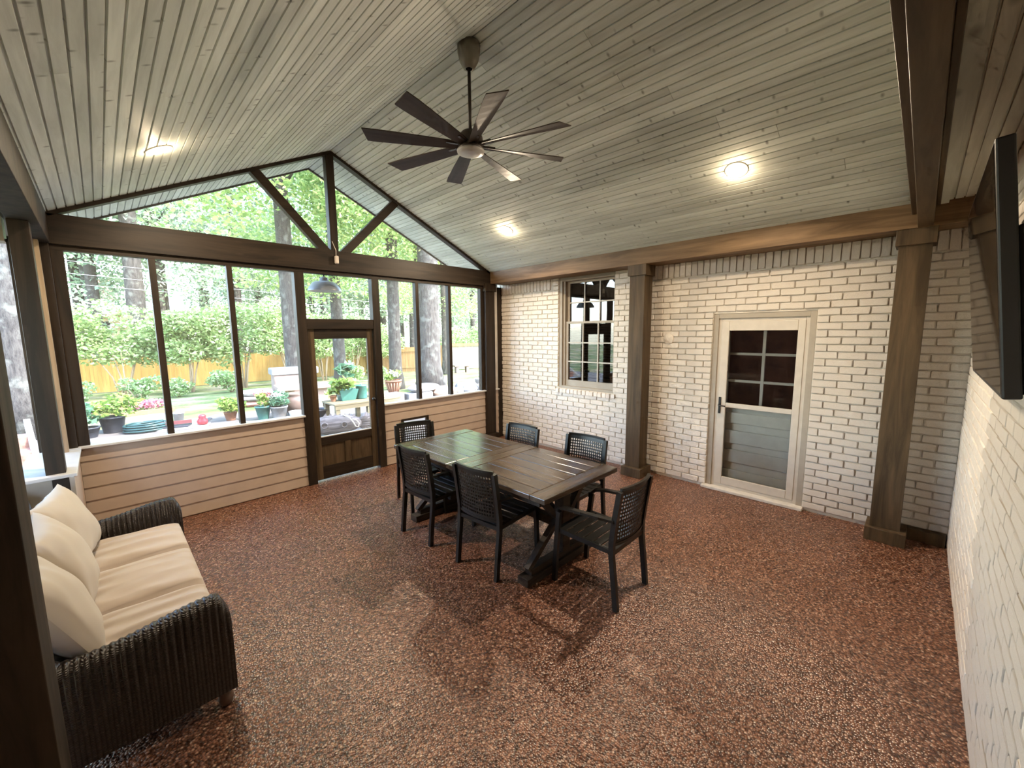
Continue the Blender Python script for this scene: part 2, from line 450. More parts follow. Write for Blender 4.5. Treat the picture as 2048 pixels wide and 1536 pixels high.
# right wall (window and storm door); face plane x = W
WIN = (3.147, 4.157, 1.045, 2.80)
DOOR = (0.785, 1.795, 0.0, 2.147)
wx0, wx1 = W, W+0.12
w = MB()
for (y0, y1, z0, z1) in [(NY-0.1, DOOR[0], 0, 3.1), (DOOR[0], DOOR[1], DOOR[3], 3.1), (DOOR[1], WIN[0], 0, 3.1), (WIN[0], WIN[1], 0, WIN[2]), (WIN[0], WIN[1], WIN[3], 3.1), (WIN[1], DY+0.14, 0, 3.1)]:
    w.box(wx0, wx1, y0, y1, z0, z1)
wall_r = struct(w.build('wall_right', M['mortar']), 'cream painted brick house wall with window and storm door', 'wall')
rows = courses(NY, DY+0.1, 0.034, 2.610, 0.579, [WIN, DOOR, (3.10, 4.21, 0.96, 1.045)])
rows += courses(2.93, WIN[0], 2.606, 2.84, 0.579, []) + courses(WIN[1], 4.27, 2.606, 2.84, 0.6, [])
u = NY
while u < DY+0.1:
    if not (2.90 < u < 4.30): rows.append((u+0.004, u+0.0685, 2.616, 2.80, 0.0))
    u += 0.0725
u = 3.105
while u < 4.18:
    rows.append((u+0.004, u+0.0685, 0.968, 1.040, 0.022)); u += 0.0725
lay_bricks(wall_r, rows, lambda u, z: (Vector((W, u, z)), R(-90)), lambda u, z: u > -0.29)
for (y, z, sy, sz) in [(2.62, 1.95, .05, .03)]: pass

# near wall with the television; face plane y = NY
wall_n = struct(MB().box(-0.62, W+0.12, NY-0.12, NY, 0, 3.1).build('wall_near', M['mortar']), 'thickly painted cream brick wall behind the television', 'wall')
rows = courses(-0.28, W-0.012, 0.02, 2.95, 0.3, [])
lay_bricks(wall_n, rows, lambda u, z: (Vector((u, NY, z)), R(180)), lambda u, z: (z-1.95) > -1.03*u and u > 1.75, proud=0.008)

# unseen wall added to keep outside light off the left side
struct(MB().box(-0.62, -0.46, NY-0.12, 1.904, 0, 3.05).build('wall_light_block', M['siding']), 'unseen tan wall added to block light from the left', 'wall')
# ------------------------------------------------------------------ ceiling
def slope_frame(x0, z0, x1, z1):
    d = Vector((x1-x0, 0, z1-z0)); L = d.length; d.normalize(); nrm = Vector((-d.z, 0, d.x))
    if nrm.z < 0: nrm = -nrm
    return d, nrm, L
def board_profile(wd):
    return [(0.0,0.018),(0.0,0.012),(0.0035,0.0115),(0.005,0.001),(0.0065,0.0),(wd/2-0.006,0.0),(wd/2-0.004,0.010),(wd/2+0.004,0.010),(wd/2+0.006,0.0),(wd-0.0065,0.0),(wd-0.005,0.001),(wd-0.0035,0.0115),(wd,0.012),(wd,0.018)]
def ceiling_slope(name, x0, z0, x1, z1, y0, y1, label, seed):
    r = random.Random(seed)
    d, nrm, L = slope_frame(x0, z0, x1, z1)
    p0 = Vector((x0, 0, z0)); ext0 = 0.0
    def P(s, h, y): q = p0 + d*s + nrm*h; return (q.x, y, q.z)
    a0, a1 = -0.75, L+0.02
    deck = MB().add([P(a0,.0185,y0),P(a1,.0185,y0),P(a1,.0185,y1),P(a0,.0185,y1),P(a0,.16,y0),P(a1,.16,y0),P(a1,.16,y1),P(a0,.16,y1)],
                    [(0,3,2,1),(4,5,6,7),(0,1,5,4),(1,2,6,5),(2,3,7,6),(3,0,4,7)])
    par = struct(deck.build(name, M['roofdeck']), label, 'ceiling')
    wd = 0.131; n = int(math.ceil(L/wd)); pr = None
    for i in range(n):
        s0 = L-(i+1)*wd
        w_ = wd
        pf = [(u_+s0, h_) for u_, h_ in board_profile(wd)]
        if s0 < 0: pf = [(max(0.0, u_), h_) for u_, h_ in pf]
        cuts = [y0] + sorted([r.uniform(y0+0.5, 5.2) for _ in range(r.choice((0,1,1,2)))]) + [y1]
        cuts = [c for k, c in enumerate(cuts) if k == 0 or c-cuts[k-1] > 0.4]
        if cuts[-1] != y1: cuts[-1] = y1
        for c0, c1 in zip(cuts[:-1], cuts[1:]):
            m_ = MB(); nn = len(pf); e = 0.0012
            m_.add([P(a, h, c0+e) for a, h in pf] + [P(a, h, c1-e) for a, h in pf],
                   [tuple(range(nn)), tuple(range(2*nn-1, nn-1, -1))] + [(k, nn+k, nn+(k+1) % nn, (k+1) % nn) for k in range(nn)])
            m_.build('ceiling_board', M['ceil'], par)
    return par
ceil_l = ceiling_slope('ceiling_left', LX, LZ, RXR, RZ, 0.02, OVY, 'whitewashed beaded pine ceiling slope above the sofa', 3)
ceil_r = ceiling_slope('ceiling_right', EX, EZ, RXR, RZ, 0.02, OVY, 'whitewashed beaded pine ceiling slope above the brick wall', 4)
cf = struct(MB().box(-0.6, W+0.1, NY-0.1, 0.03, 2.99, 3.12).build('ceiling_flat', M['roofdeck']), 'narrow flat board ceiling over the television wall', 'ceiling')
for i in range(3):
    y0 = NY + i*0.111
    MB().prism([(y0+a*0.847, 2.985-0.012+h) for a, h in board_profile(0.131)], -0.5, W-0.02, 'x').build('ceiling_board', M['ceil_x'], cf)
# gable infill above the header
struct(MB().prism([(LX-0.1, 2.95),(EX+0.1, 2.95),(EX, EZ+0.05),(RXR, RZ+0.1),(LX, LZ+0.05)], -0.06, 0.02, 'y').build('wall_gable', M['ceil_x']), 'board infill closing the vault over the header beam', 'wall')

# ------------------------------------------------------------------ beams and columns
struct(MB().box(LX-0.12, EX+0.1, 5.43, 5.57, BB, BT).build('gable_beam', M['beam'], bevel=0.004), 'brown beam across the screened gable, backlit shade in its colour', 'beam')
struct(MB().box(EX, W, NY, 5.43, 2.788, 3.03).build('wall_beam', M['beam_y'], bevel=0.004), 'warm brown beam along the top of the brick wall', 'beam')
struct(MB().box(LX-0.15, LX, NY, 5.43, BB, 3.06).build('eave_beam', M['rough_post'], bevel=0.004), 'rough beam along the open left side over the sofa', 'beam')
hb = struct(MB().box(LX, EX, 0.012, 0.105, 2.79, 3.01).build('header_beam', M['header'], bevel=0.004), 'dark header beam where the vault meets the flat ceiling', 'beam')
MB().box(LX, EX, 0.105, 0.150, 2.90, 3.01).build('header_trim', M['header'], hb, bevel=0.003)
MB().box(LX, EX, -0.015, 0.012, 2.945, 2.975).build('header_trim', M['header'], hb, bevel=0.003)
def column(x0, x1, y0, y1, z1, label, cap=True, base=True, mat='post'):
    c = struct(MB().box(x0, x1, y0, y1, 0.0, z1).build('porch_column', M[mat], bevel=0.003), label, 'column')
    if cap: MB().box(x0-0.02, x1+0.02, y0-0.022, y1+0.022, 2.655, 2.789).build('column_cap', M[mat], c, bevel=0.004)
    if base: MB().box(x0-0.055, x1+0.03, y0-0.045, y1+0.03, 0.0, 0.125).build('column_base', M[mat], c, bevel=0.004)
    return c
column(4.935, 5.145, 2.545, 2.755, 2.788, 'brown boxed column between the house window and storm door')
column(4.945, 5.155, 0.002, 0.212, 2.788, 'brown boxed column right beside the television corner')
column(4.785, 4.995, 5.41, 5.57, 2.75, 'brown boxed column in the corner by the screens and house window', mat='shaded_post')
nearcol = column(-0.45, -0.225, 1.905, 2.125, 2.75, 'dark rough column in front of the wicker sofa arm', cap=False, base=False, mat='rough_post')
for z_ in (1.37, 1.20):
    MB().tube([(-0.33, 1.905, z_), (-0.33, 1.885, z_+0.005), (-0.33, 1.862, z_-0.012), (-0.33, 1.858, z_-0.04), (-0.33, 1.872, z_-0.055), (-0.33, 1.884, z_-0.045)], 0.005, 6).build('hook', M['black'], nearcol, True)
struct(MB().box(5.155, W-0.014, -0.295, 0.0, 0.0, 0.11).build('baseboard_right', M['post'], bevel=0.003), 'short dark wooden baseboard in the television corner', 'baseboard')

# ------------------------------------------------------------------ gable wall below the screens
def siding_section(name, xa, xb, label, hole=None):
    sl = MB()
    if hole:
        sl.box(xa, hole[0], DY+0.016, DY+0.085, 0.0, 0.905).box(hole[1], xb, DY+0.016, DY+0.085, 0.0, 0.905)
        sl.box(hole[0], hole[1], DY+0.016, DY+0.085, 0.0, hole[2]).box(hole[0], hole[1], DY+0.016, DY+0.085, hole[3], 0.905)
    else: sl.box(xa, xb, DY+0.016, DY+0.085, 0.0, 0.905)
    wl = struct(sl.build(name, M['siding']), label, 'wall')
    n = 7; ex = 0.1285
    for i in range(n):
        z0 = 0.012+i*ex; z1 = z0+ex+0.004
        segs = [(xa, xb)]
        if hole and z1 > hole[2]+0.01 and z0 < hole[3]-0.01: segs = [(xa, hole[0]), (hole[1], xb)]
        elif xb-xa > 1.5 and i in (5,): segs = [(xa, xa+0.72), (xa+0.722, xb)] if hole else segs
        for a, b_ in segs:
            MB().prism([(DY+0.001, z0), (DY+0.018, z0), (DY+0.018, z1), (DY+0.011, z1)], a, b_, 'x').build('siding_board', M['siding'], wl)
    return wl
siding_section('wall_gable_left', -0.235, 1.745, 'tan lap siding half wall left of the screen door')
PET = (3.10, 3.57, 0.22, 0.66)
sw = siding_section('wall_gable_right', 2.83, 4.785, 'tan lap siding half wall right of the screen door', (PET[0], PET[1], PET[2], PET[3]))
siding_section('wall_gable_corner', 4.995, 5.11, 'narrow strip of tan lap siding between corner column and brick')
# pet door let into the siding
pd = thing('pet_door', 'small framed pet door in the siding behind the dining chairs', 'pet door', (0,0,0))
fr = MB(); x0, x1, z0, z1 = PET
fr.box(x0, x0+0.03, DY-0.02, DY+0.02, z0, z1).box(x1-0.045, x1, DY-0.02, DY+0.02, z0, z1).box(x0+0.03, x1-0.045, DY-0.02, DY+0.02, z1-0.03, z1).box(x0+0.03, x1-0.045, DY-0.02, DY+0.02, z0, z0+0.03)
fr.build('frame', M['shaded_post'], pd)
M['flap'] = screenmat('pet_flap', 0.35, (0.75,0.75,0.73))
MB().box(x0+0.03, x1-0.045, DY+0.0, DY+0.012, z0+0.03, z1-0.03).build('flap', M['flap'], pd)

def sill(xa, xb, label):
    struct(MB().box(xa, xb, DY-0.035, DY+0.10, SILL-0.022, SILL).build('window_sill', M['sill'], bevel=0.003), label, 'sill')
sill(-0.235, 1.745, 'pale painted sill under the three left screens')
sill(2.83, 4.785, 'pale painted sill under the three right screens')
sill(4.995, 5.11, 'short pale sill beside the brick corner')
# mullions and frames
def mull(x0, x1, z0, z1, y0=DY+0.012, y1=DY+0.095, label=None, name='screen_mullion_trim', mat='shaded_post'):
    o = struct(MB().box(x0, x1, y0, y1, z0, z1).build(name, M[mat], bevel=0.002), label, 'trim'); return o
HT = 2.705
struct(MB().box(-0.235, 1.735, DY+0.01, DY+0.095, HT, BB).build('screen_head_trim', M['beam']), 'thin head board over the left screens', 'trim')
struct(MB().box(1.735, 4.785, DY+0.01, DY+0.095, HT, BB).build('screen_head_trim', M['beam']), 'thin head board over the door and right screens', 'trim')
mull(0.41, 0.465, SILL, HT, label='first narrow upright between the left screens')
mull(1.055, 1.108, SILL, HT, label='second narrow upright between the left screens')
mull(3.43, 3.485, SILL, HT, label='narrow upright before the thickest trunk among the right screens')
mull(4.035, 4.09, SILL, HT, label='narrow upright second from the corner column')
mull(4.72, 4.785, SILL, HT, label='upright against the corner column')
mull(5.0, 5.11, SILL, BB, label='pale upright in the slot beside the brick', mat='pale_board')
mull(5.11, W-0.004, 0.0, BB, label='dark strip between the pale upright and the brick')
mull(-0.235, -0.155, SILL, HT, label='dark end upright of the left screens')
mull(1.735, 1.845, 0.0, HT, y0=DY-0.012, label='left jamb of the screen door')
mull(2.725, 2.83, 0.0, HT, y0=DY-0.012, label='latch side jamb of the screen door')
mull(1.845, 2.725, 2.012, 2.14, y0=DY-0.005, label='head of the screen door under the transom', name='door_head_trim', mat='beam')
for (xa, s) in ((1.845, 1), (2.725, -1)): pass
# left corner post cluster (gable side)
struct(MB().box(-0.47, -0.235, DY-0.04, DY+0.10, 0.0, BB).build('corner_column', M['shaded_post'], bevel=0.003), 'dark corner column at the left end of the gable', 'column')

# screens (one panel per opening)
def panel(name, pts, label, y=DY+0.055):
    mb = MB(); mb.add([(a, y, c) for a, c in pts], [tuple(range(len(pts)))])
    o = mb.build(name, M['screen']); m_ = o.modifiers.new('thick', 'SOLIDIFY'); m_.thickness = 0.001
    m_.thickness = 0.0008
    return struct(o, label, 'screen')
def rect(a, b_, c, d): return [(a, c), (b_, c), (b_, d), (a, d)]
for i, (a, b_, c, d, lb) in enumerate([(-0.155, 0.41, SILL, HT, 'leftmost tall insect screen'), (0.465, 1.055, SILL, HT, 'middle insect screen left of the door'), (1.108, 1.735, SILL, HT, 'insect screen next to the door jamb'),
        (1.845, 2.725, 2.14, HT, 'transom insect screen over the screen door'), (2.83, 3.43, SILL, HT, 'insect screen right of the door latch'), (3.485, 4.035, SILL, HT, 'insect screen before the thick trunk'), (4.09, 4.72, SILL, HT, 'insect screen nearest the corner column')]):
    panel('window_%d' % (i+2), rect(a, b_, c, d), lb)

# gable truss
d_l, n_l, L_l = slope_frame(LX, LZ, RXR, RZ); d_r, n_r, L_r = slope_frame(EX, EZ, RXR, RZ)
rk = MB(); rk.bar((LX, 5.475, LZ-0.012), (RXR, 5.475, RZ-0.014), 0.09, 0.045, up=n_l)
struct(rk.build('rake_trim', M['beam']), 'dark rake board under the left ceiling slope', 'trim')
rk = MB(); rk.bar((EX, 5.475, EZ-0.012), (RXR, 5.475, RZ-0.014), 0.09, 0.045, up=(0,0,1))
struct(rk.build('rake_trim', M['beam']), 'dark rake board under the right ceiling slope', 'trim')
struct(MB().box(2.20, 2.297, 5.445, 5.545, BT, 4.19).build('king_post_beam', M['shaded_post'], bevel=0.003), 'upright king post in the gable', 'beam')
struct(MB().bar((1.385, 5.49, 3.795), (2.165, 5.49, 2.97), 0.08, 0.10).build('brace_beam', M['beam']), 'diagonal gable brace on the sofa side', 'beam')
struct(MB().bar((3.155, 5.49, 3.79), (2.35, 5.49, 2.97), 0.08, 0.10).build('brace_beam', M['beam']), 'diagonal gable brace on the brick wall side', 'beam')
panel('window_9', [(0.0, BT), (2.20, BT), (2.20, 4.15), (LX+0.1, LZ+0.03)], 'triangular gable screen left of the king post', DY+0.03)
panel('window_10', [(2.297, BT), (EX-0.1, BT), (2.297, 4.15)], 'triangular gable screen right of the king post', DY+0.03)
# outer rake fascia at the roof edge
for nm, (xa, za), lb in (('l', (LX-0.62, LZ-0.62*0.4857), 'outer fascia board on the left roof edge'), ('r', (EX+0.62, EZ-0.62*0.464), 'outer fascia board on the right roof edge')):
    struct(MB().bar((xa, OVY+0.012, za+0.085), (RXR, OVY+0.012, RZ+0.085), 0.024, 0.19, up=(0,0,1)).build('fascia_trim', M['beam']), lb, 'trim')

# ------------------------------------------------------------------ low stub wall on the left with its column
lw = struct(MB().box(-0.50, -0.235, 4.44, DY-0.04, 0.0, 0.905).build('wall_left_low', M['siding']), 'low tan wall stub with white cap beside the sofa', 'wall')
MB().box(-0.53, -0.215, 4.415, DY-0.035, 0.905, SILL).build('wall_cap', M['sill'], lw, bevel=0.003)
MB().box(-0.258, -0.232, 4.425, 4.445, 0.0, 0.905).build('end_trim', M['cream'], lw)
MB().box(-0.345, -0.258, 4.425, 4.44, 0.0, 0.905).build('end_board', M['shaded_post'], lw)
MB().box(-0.50, -0.345, 4.43, 4.44, 0.0, 0.905).build('end_panel', M['taupe'], lw)
struct(MB().box(-0.375, -0.272, 4.48, 4.585, SILL, BB).build('porch_column', M['shaded_post'], bevel=0.003), 'square dark post standing on the low wall cap', 'column')
struct(MB().box(-0.335, -0.285, 4.63, 4.68, SILL, BB).build('screen_batten_trim', M['batten']), 'light batten behind the post on the low wall', 'trim')
struct(MB().box(-0.335, -0.285, 5.27, 5.33, SILL, BB).build('screen_batten_trim', M['batten']), 'light batten beside the left corner column', 'trim')
mbs = MB().add([(-0.31, 4.68, SILL), (-0.31, 5.27, SILL), (-0.31, 5.27, BB), (-0.31, 4.68, BB)], [(0,1,2,3)]).build('window_11', M['screen'])
ms = mbs.modifiers.new('thick', 'SOLIDIFY'); ms.thickness = 0.0008
struct(mbs, 'insect screen in the left side wall', 'screen')

# ------------------------------------------------------------------ screen door
sd = struct(MB().box(1.852, 1.935, DY+0.03, DY+0.07, 0.028, 2.02).build('door_1', M['post'], bevel=0.002), 'brown wooden screen door with two lower panels', 'door')
dm = M['post']
MB().box(2.635, 2.718, DY+0.03, DY+0.07, 0.028, 2.02).build('stile', dm, sd, bevel=0.002)
MB().box(1.935, 2.635, DY+0.03, DY+0.07, 1.885, 2.02).build('top_rail', M['beam'], sd, bevel=0.002)
MB().box(1.935, 2.635, DY+0.03, DY+0.07, 0.49, 0.595).build('lock_rail', M['beam'], sd, bevel=0.002)
MB().box(1.935, 2.635, DY+0.03, DY+0.07, 0.028, 0.20).build('bottom_rail', M['beam'], sd, bevel=0.002)
MB().box(2.245, 2.325, DY+0.03, DY+0.07, 0.20, 0.49).build('muntin', dm, sd, bevel=0.002)
MB().box(1.935, 2.245, DY+0.046, DY+0.058, 0.20, 0.49).build('door_panel', dm, sd)
MB().box(2.325, 2.635, DY+0.046, DY+0.058, 0.20, 0.49).build('door_panel', dm, sd)
MB().box(1.935, 2.635, DY+0.03, DY+0.062, 0.595, 0.607).build('screen_ledge', M['sill'], sd)
ps = MB().add([(1.935, DY+0.05, 0.607), (2.635, DY+0.05, 0.607), (2.635, DY+0.05, 1.885), (1.935, DY+0.05, 1.885)], [(0,1,2,3)]).build('screen', M['screen'], sd)
ps.modifiers.new('thick', 'SOLIDIFY').thickness = 0.0008
hd = MB().lathe([(0.012,0),(0.012,0.02),(0.022,0.03),(0.026,0.045),(0.02,0.06),(0.0,0.064)], 12).build('knob', M['black'], sd, True)
hd.location = (2.675, DY+0.03, 1.03); hd.rotation_euler = (R(90), 0, 0)

# ------------------------------------------------------------------ house window
def yz_frame(mb, y0, y1, z0, z1, t, x0, x1):
    mb.box(x0, x1, y0, y0+t, z0, z1).box(x0, x1, y1-t, y1, z0, z1).box(x0, x1, y0+t, y1-t, z0, z0+t).box(x0, x1, y0+t, y1-t, z1-t, z1); return mb
wn_ = struct(MB().box(5.245, 5.37, 4.10, 4.155, 1.047, 2.79).box(5.245, 5.37, 3.149, 3.165, 1.047, 2.79).box(5.245, 5.37, 3.165, 4.10, 2.735, 2.79).box(5.245, 5.40, 3.165, 4.10, 1.047, 1.085).build('window_1', M['taupe'], bevel=0.003), 'double hung window with muntins in the brick wall', 'window')
MB().box(5.275, 5.37, 4.062, 4.10, 1.085, 2.735).build('jamb_stop', M['taupe'], wn_, bevel=0.003)
def sash(nm, z0, z1, x0, rws, bot):
    s = MB(); s.box(x0, x0+0.03, 4.015, 4.062, z0, z1).box(x0, x0+0.03, 3.165, 3.195, z0, z1).box(x0, x0+0.03, 3.195, 4.015, z0, z0+bot).box(x0, x0+0.03, 3.195, 4.015, z1-0.035, z1)
    so = s.build(nm, M['taupe'], wn_, bevel=0.002)
    for k in (1, 2):
        yy = 4.015-k*0.2755
        MB().box(x0+0.004, x0+0.022, yy-0.009, yy+0.009, z0+bot, z1-0.035).build('muntin', M['lite'], so)
    for r_ in range(1, rws):
        zz = z0+bot+(z1-0.035-z0-bot)*r_/rws
        MB().box(x0+0.003, x0+0.021, 3.195, 4.015, zz-0.009, zz+0.009).build('muntin', M['lite'], so)
    gl = MB().add([(x0+0.024, 3.195, z0+bot), (x0+0.024, 4.015, z0+bot), (x0+0.024, 4.015, z1-0.035), (x0+0.024, 3.195, z1-0.035)], [(3,2,1,0)]).build('glass', M['glass'], so)
sash('upper_sash', 2.075, 2.735, 5.335, 2, 0.03)
sash('lower_sash', 1.085, 2.11, 5.300, 3, 0.095)
for k in range(26):
    zz = 1.10+k*0.040
    MB().bar((5.45, 3.17, zz), (5.45, 4.09, zz), 0.045, 0.003, up=(0.45,0,1)).build('blind_slat', M['blind'], wn_)
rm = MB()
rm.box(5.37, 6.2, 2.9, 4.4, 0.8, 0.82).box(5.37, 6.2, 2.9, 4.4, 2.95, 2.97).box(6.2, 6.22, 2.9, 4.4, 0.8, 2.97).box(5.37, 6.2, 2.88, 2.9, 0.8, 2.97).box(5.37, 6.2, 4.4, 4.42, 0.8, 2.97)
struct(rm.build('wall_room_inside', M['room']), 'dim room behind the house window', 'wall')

# ------------------------------------------------------------------ storm door
so = struct(yz_frame(MB(), 0.787, 1.793, -0.03, 2.145, 0.055, 5.245, 5.35).build('door_2', M['taupe'], bevel=0.003), 'beige storm door with glass over grey panel in brick wall', 'door')
st = yz_frame(MB(), 0.842, 1.738, 0.035, 2.09, 0.035, 5.262, 5.30).build('storm_frame', M['cream'], so, bevel=0.003)
lf = MB().box(5.255, 5.29, 0.877, 0.945, 0.07, 2.055).box(5.255, 5.29, 1.62, 1.703, 0.07, 2.055).box(5.255, 5.29, 0.945, 1.62, 1.945, 2.055).box(5.255, 5.29, 0.945, 1.62, 0.07, 0.165).build('storm_leaf', M['cream'], so, bevel=0.005)
MB().box(5.258, 5.287, 0.945, 1.62, 1.03, 1.085).build('middle_rail', M['cream'], so, bevel=0.004)
MB().add([(5.275, 0.945, 0.165), (5.275, 1.62, 0.165), (5.275, 1.62, 1.03), (5.275, 0.945, 1.03)], [(3,2,1,0)]).build('glass', M['glass_door'], so)
MB().add([(5.272, 0.945, 1.085), (5.272, 1.62, 1.085), (5.272, 1.62, 1.945), (5.272, 0.945, 1.945)], [(3,2,1,0)]).build('glass', M['glass_door'], so)
hp = MB().box(5.245, 5.255, 1.668, 1.696, 0.95, 1.15).build('handle_plate', M['black'], so, bevel=0.003)
MB().tube([(5.245, 1.682, 1.055), (5.205, 1.682, 1.055), (5.195, 1.672, 1.055), (5.195, 1.60, 1.05)], 0.008, 8).build('lever', M['black'], hp, True)
idr = MB().box(5.38, 5.42, 0.84, 1.74, 0.03, 1.02).box(5.38, 5.42, 0.84, 0.935, 1.02, 2.09).box(5.38, 5.42, 1.645, 1.74, 1.02, 2.09).box(5.38, 5.42, 0.935, 1.645, 1.99, 2.09).build('inner_door', M['grey_door'], so)
for z0, z1 in ((0.08, 0.25), (0.34, 0.50), (0.58, 0.74), (0.83, 0.96)):
    MB().box(5.345, 5.38, 0.87, 1.71, z0, z1).build('raised_panel', M['grey_door'], idr, bevel=0.006)
MB().box(5.372, 5.40, 1.262, 1.292, 1.02, 1.99).build('muntin', M['lite'], idr)
for zz in (1.345, 1.67): MB().box(5.374, 5.40, 0.935, 1.645, zz-0.014, zz+0.014).build('muntin', M['lite'], idr)
MB().add([(5.40, 0.935, 1.02), (5.40, 1.645, 1.02), (5.40, 1.645, 1.99), (5.40, 0.935, 1.99)], [(3,2,1,0)]).build('glass', M['glass_door'], idr)
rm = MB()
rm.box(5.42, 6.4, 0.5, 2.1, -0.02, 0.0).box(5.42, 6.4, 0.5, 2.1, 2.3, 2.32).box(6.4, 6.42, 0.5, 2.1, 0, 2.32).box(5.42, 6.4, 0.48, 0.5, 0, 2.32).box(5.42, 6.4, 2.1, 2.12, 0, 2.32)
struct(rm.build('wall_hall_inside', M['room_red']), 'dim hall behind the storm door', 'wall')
struct(MB().box(5.165, 5.30, 0.77, 1.83, 0.0, 0.034).build('door_sill', M['concrete'], bevel=0.006), 'white concrete threshold under the storm door', 'sill')

# small fittings on the brick
dc = MB().lathe([(0.0,0.0),(0.068,0.0),(0.068,0.010),(0.062,0.016),(0.0,0.017)], 24).build('round_cover_plate', M['brick'], None, True)
dc.location = (W-0.012, 2.335, 1.845); dc.rotation_euler = (0, R(-90), 0)
tag(dc, 'round cover plate painted over on the brick', 'cover plate')
M['galv'] = plain('galvanised', (0.50,0.52,0.52), 0.4, 0.4)
oc = thing('outlet_cover', 'grey outlet cover on the brick beside the column', 'outlet', (W-0.014, 2.80, 0.62))
MB().box(-0.022, 0, -0.035, 0.035, 0, 0.12).build('plate', M['galv'], oc, bevel=0.005)
MB().box(-0.030, -0.021, -0.020, 0.020, 0.015, 0.105).build('flap', M['galv'], oc, bevel=0.003)

# ------------------------------------------------------------------ recessed lamps
M['lamp_trim'] = plain('lamp_trim', (0.72,0.68,0.62), 0.4, var=0.02)
M['lamp_lens'] = emit('lamp_lens', (1.0, 0.80, 0.55), 14.0)
def recessed(x, y, side, label):
    if side == 'l': z = LZ + (x-LX)*(RZ-LZ)/(RXR-LX); nrm = -Vector(n_l)
    else: z = EZ + (x-EX)*(RZ-EZ)/(RXR-EX); nrm = -Vector(n_r)
    t = thing('recessed_light', label, 'ceiling light', (x, y, z), group='recessed ceiling lights')
    t.rotation_mode = 'QUATERNION'; t.rotation_quaternion = nrm.to_track_quat('Z', 'Y')
    MB().lathe([(0.094,-0.004),(0.094,0.004),(0.088,0.007),(0.073,0.006),(0.070,-0.002)], 28, cap=False).build('trim_ring', M['lamp_trim'], t, True)
    MB().lathe([(0.0,0.0015),(0.071,0.0015),(0.071,-0.003),(0.0,-0.003)], 28).build('lens', M['lamp_lens'], t)
    ld = bpy.data.lights.new('recessed_lamp', 'AREA'); ld.shape = 'DISK'; ld.size = 0.11; ld.energy = LAMP_W; ld.color = (1.0, 0.80, 0.57); ld.spread = R(180)
    lo = bpy.data.objects.new('bulb', ld); COL.objects.link(lo); lo.parent = t; lo.location = (0, 0, 0.012); lo.rotation_euler = (R(180), 0, 0)
    pd_ = bpy.data.lights.new('recessed_dome', 'POINT'); pd_.energy = LAMP_W*0.075; pd_.shadow_soft_size = 0.03; pd_.color = (1.0, 0.76, 0.50)
    po = bpy.data.objects.new('dome_glow', pd_); COL.objects.link(po); po.parent = t; po.location = (0, 0, 0.07)
recessed(0.451, 4.209, 'l', 'recessed light over the sofa on the left ceiling slope')
recessed(4.122, 1.289, 'r', 'recessed light over the storm door on the right ceiling slope')
recessed(4.122, 4.205, 'r', 'recessed light near the corner column on the right ceiling slope')

# ------------------------------------------------------------------ ceiling fan
M['fan'] = plain('fan_bronze', (0.040,0.032,0.026), 0.42, 0.3, var=0.1)
M['fan_blade'] = wood('fan_blade', (0.030,0.022,0.017), (0.060,0.045,0.035), 'x', 0.5)
M['fan_lens'] = plain('fan_lens', (0.42,0.41,0.39), 0.4, var=0.03)
M['canopy'] = plain('fan_canopy', (0.17,0.155,0.12), 0.45, 0.1)
fan = thing('ceiling_fan', 'dark eight blade ceiling fan hanging on a long rod', 'ceiling fan', (2.27, 2.72, 3.40))
MB().lathe([(0.026,0.62),(0.045,0.625),(0.075,0.68),(0.088,0.74),(0.090,0.80),(0.0,0.80)], 24, cap=False).build('canopy', M['canopy'], fan, True)
MB().tube([(0,0,0.13),(0,0,0.66)], 0.0135, 12).build('downrod', M['fan'], fan, True)
MB().lathe([(0.0,0.165),(0.03,0.165),(0.07,0.15),(0.098,0.115),(0.105,0.07),(0.10,0.03),(0.108,0.015),(0.0,0.015)], 28, cap=False).build('motor_housing', M['fan'], fan, True)
MB().lathe([(0.0,-0.018),(0.07,-0.016),(0.108,-0.004),(0.112,0.012),(0.0,0.014)], 28, cap=False).build('light_disc', M['fan_lens'], fan, True)
bl = MB()
nb = 9
vs = []
for i in range(nb):
    t = i/(nb-1); r_ = 0.09+t*0.72; wdt = 0.075+0.075*t**0.8 if t < 0.97 else 0.14
    pit = R(16-7*t)
    for s_ in (-1, 1):
        for h_ in (-0.0035, 0.0035):
            vs.append((r_ + (0.02*s_ if i == nb-1 else 0), s_*wdt/2*math.cos(pit), 0.045 + s_*wdt/2*math.sin(pit) + h_ - 0.01*t))
fs = []
for i in range(nb-1):
    a, c = i*4, (i+1)*4
    fs += [(a, c, c+2, a+2), (a+1, a+3, c+3, c+1), (a, a+1, c+1, c), (a+2, c+2, c+3, a+3)]
fs += [(0, 2, 3, 1), (nb*4-4, nb*4-3, nb*4-1, nb*4-2)]
blme = MB().add(vs, fs).mesh('blade', M['fan_blade'])
brme = MB().box(0.06, 0.20, -0.028, 0.028, 0.042, 0.052).mesh('blade_iron', M['fan'])
for k in range(8):
    ob = link('blade', blme, fan); ob.rotation_euler.z = R(17.5+45*k)
    o2 = link('blade_iron', brme, ob)

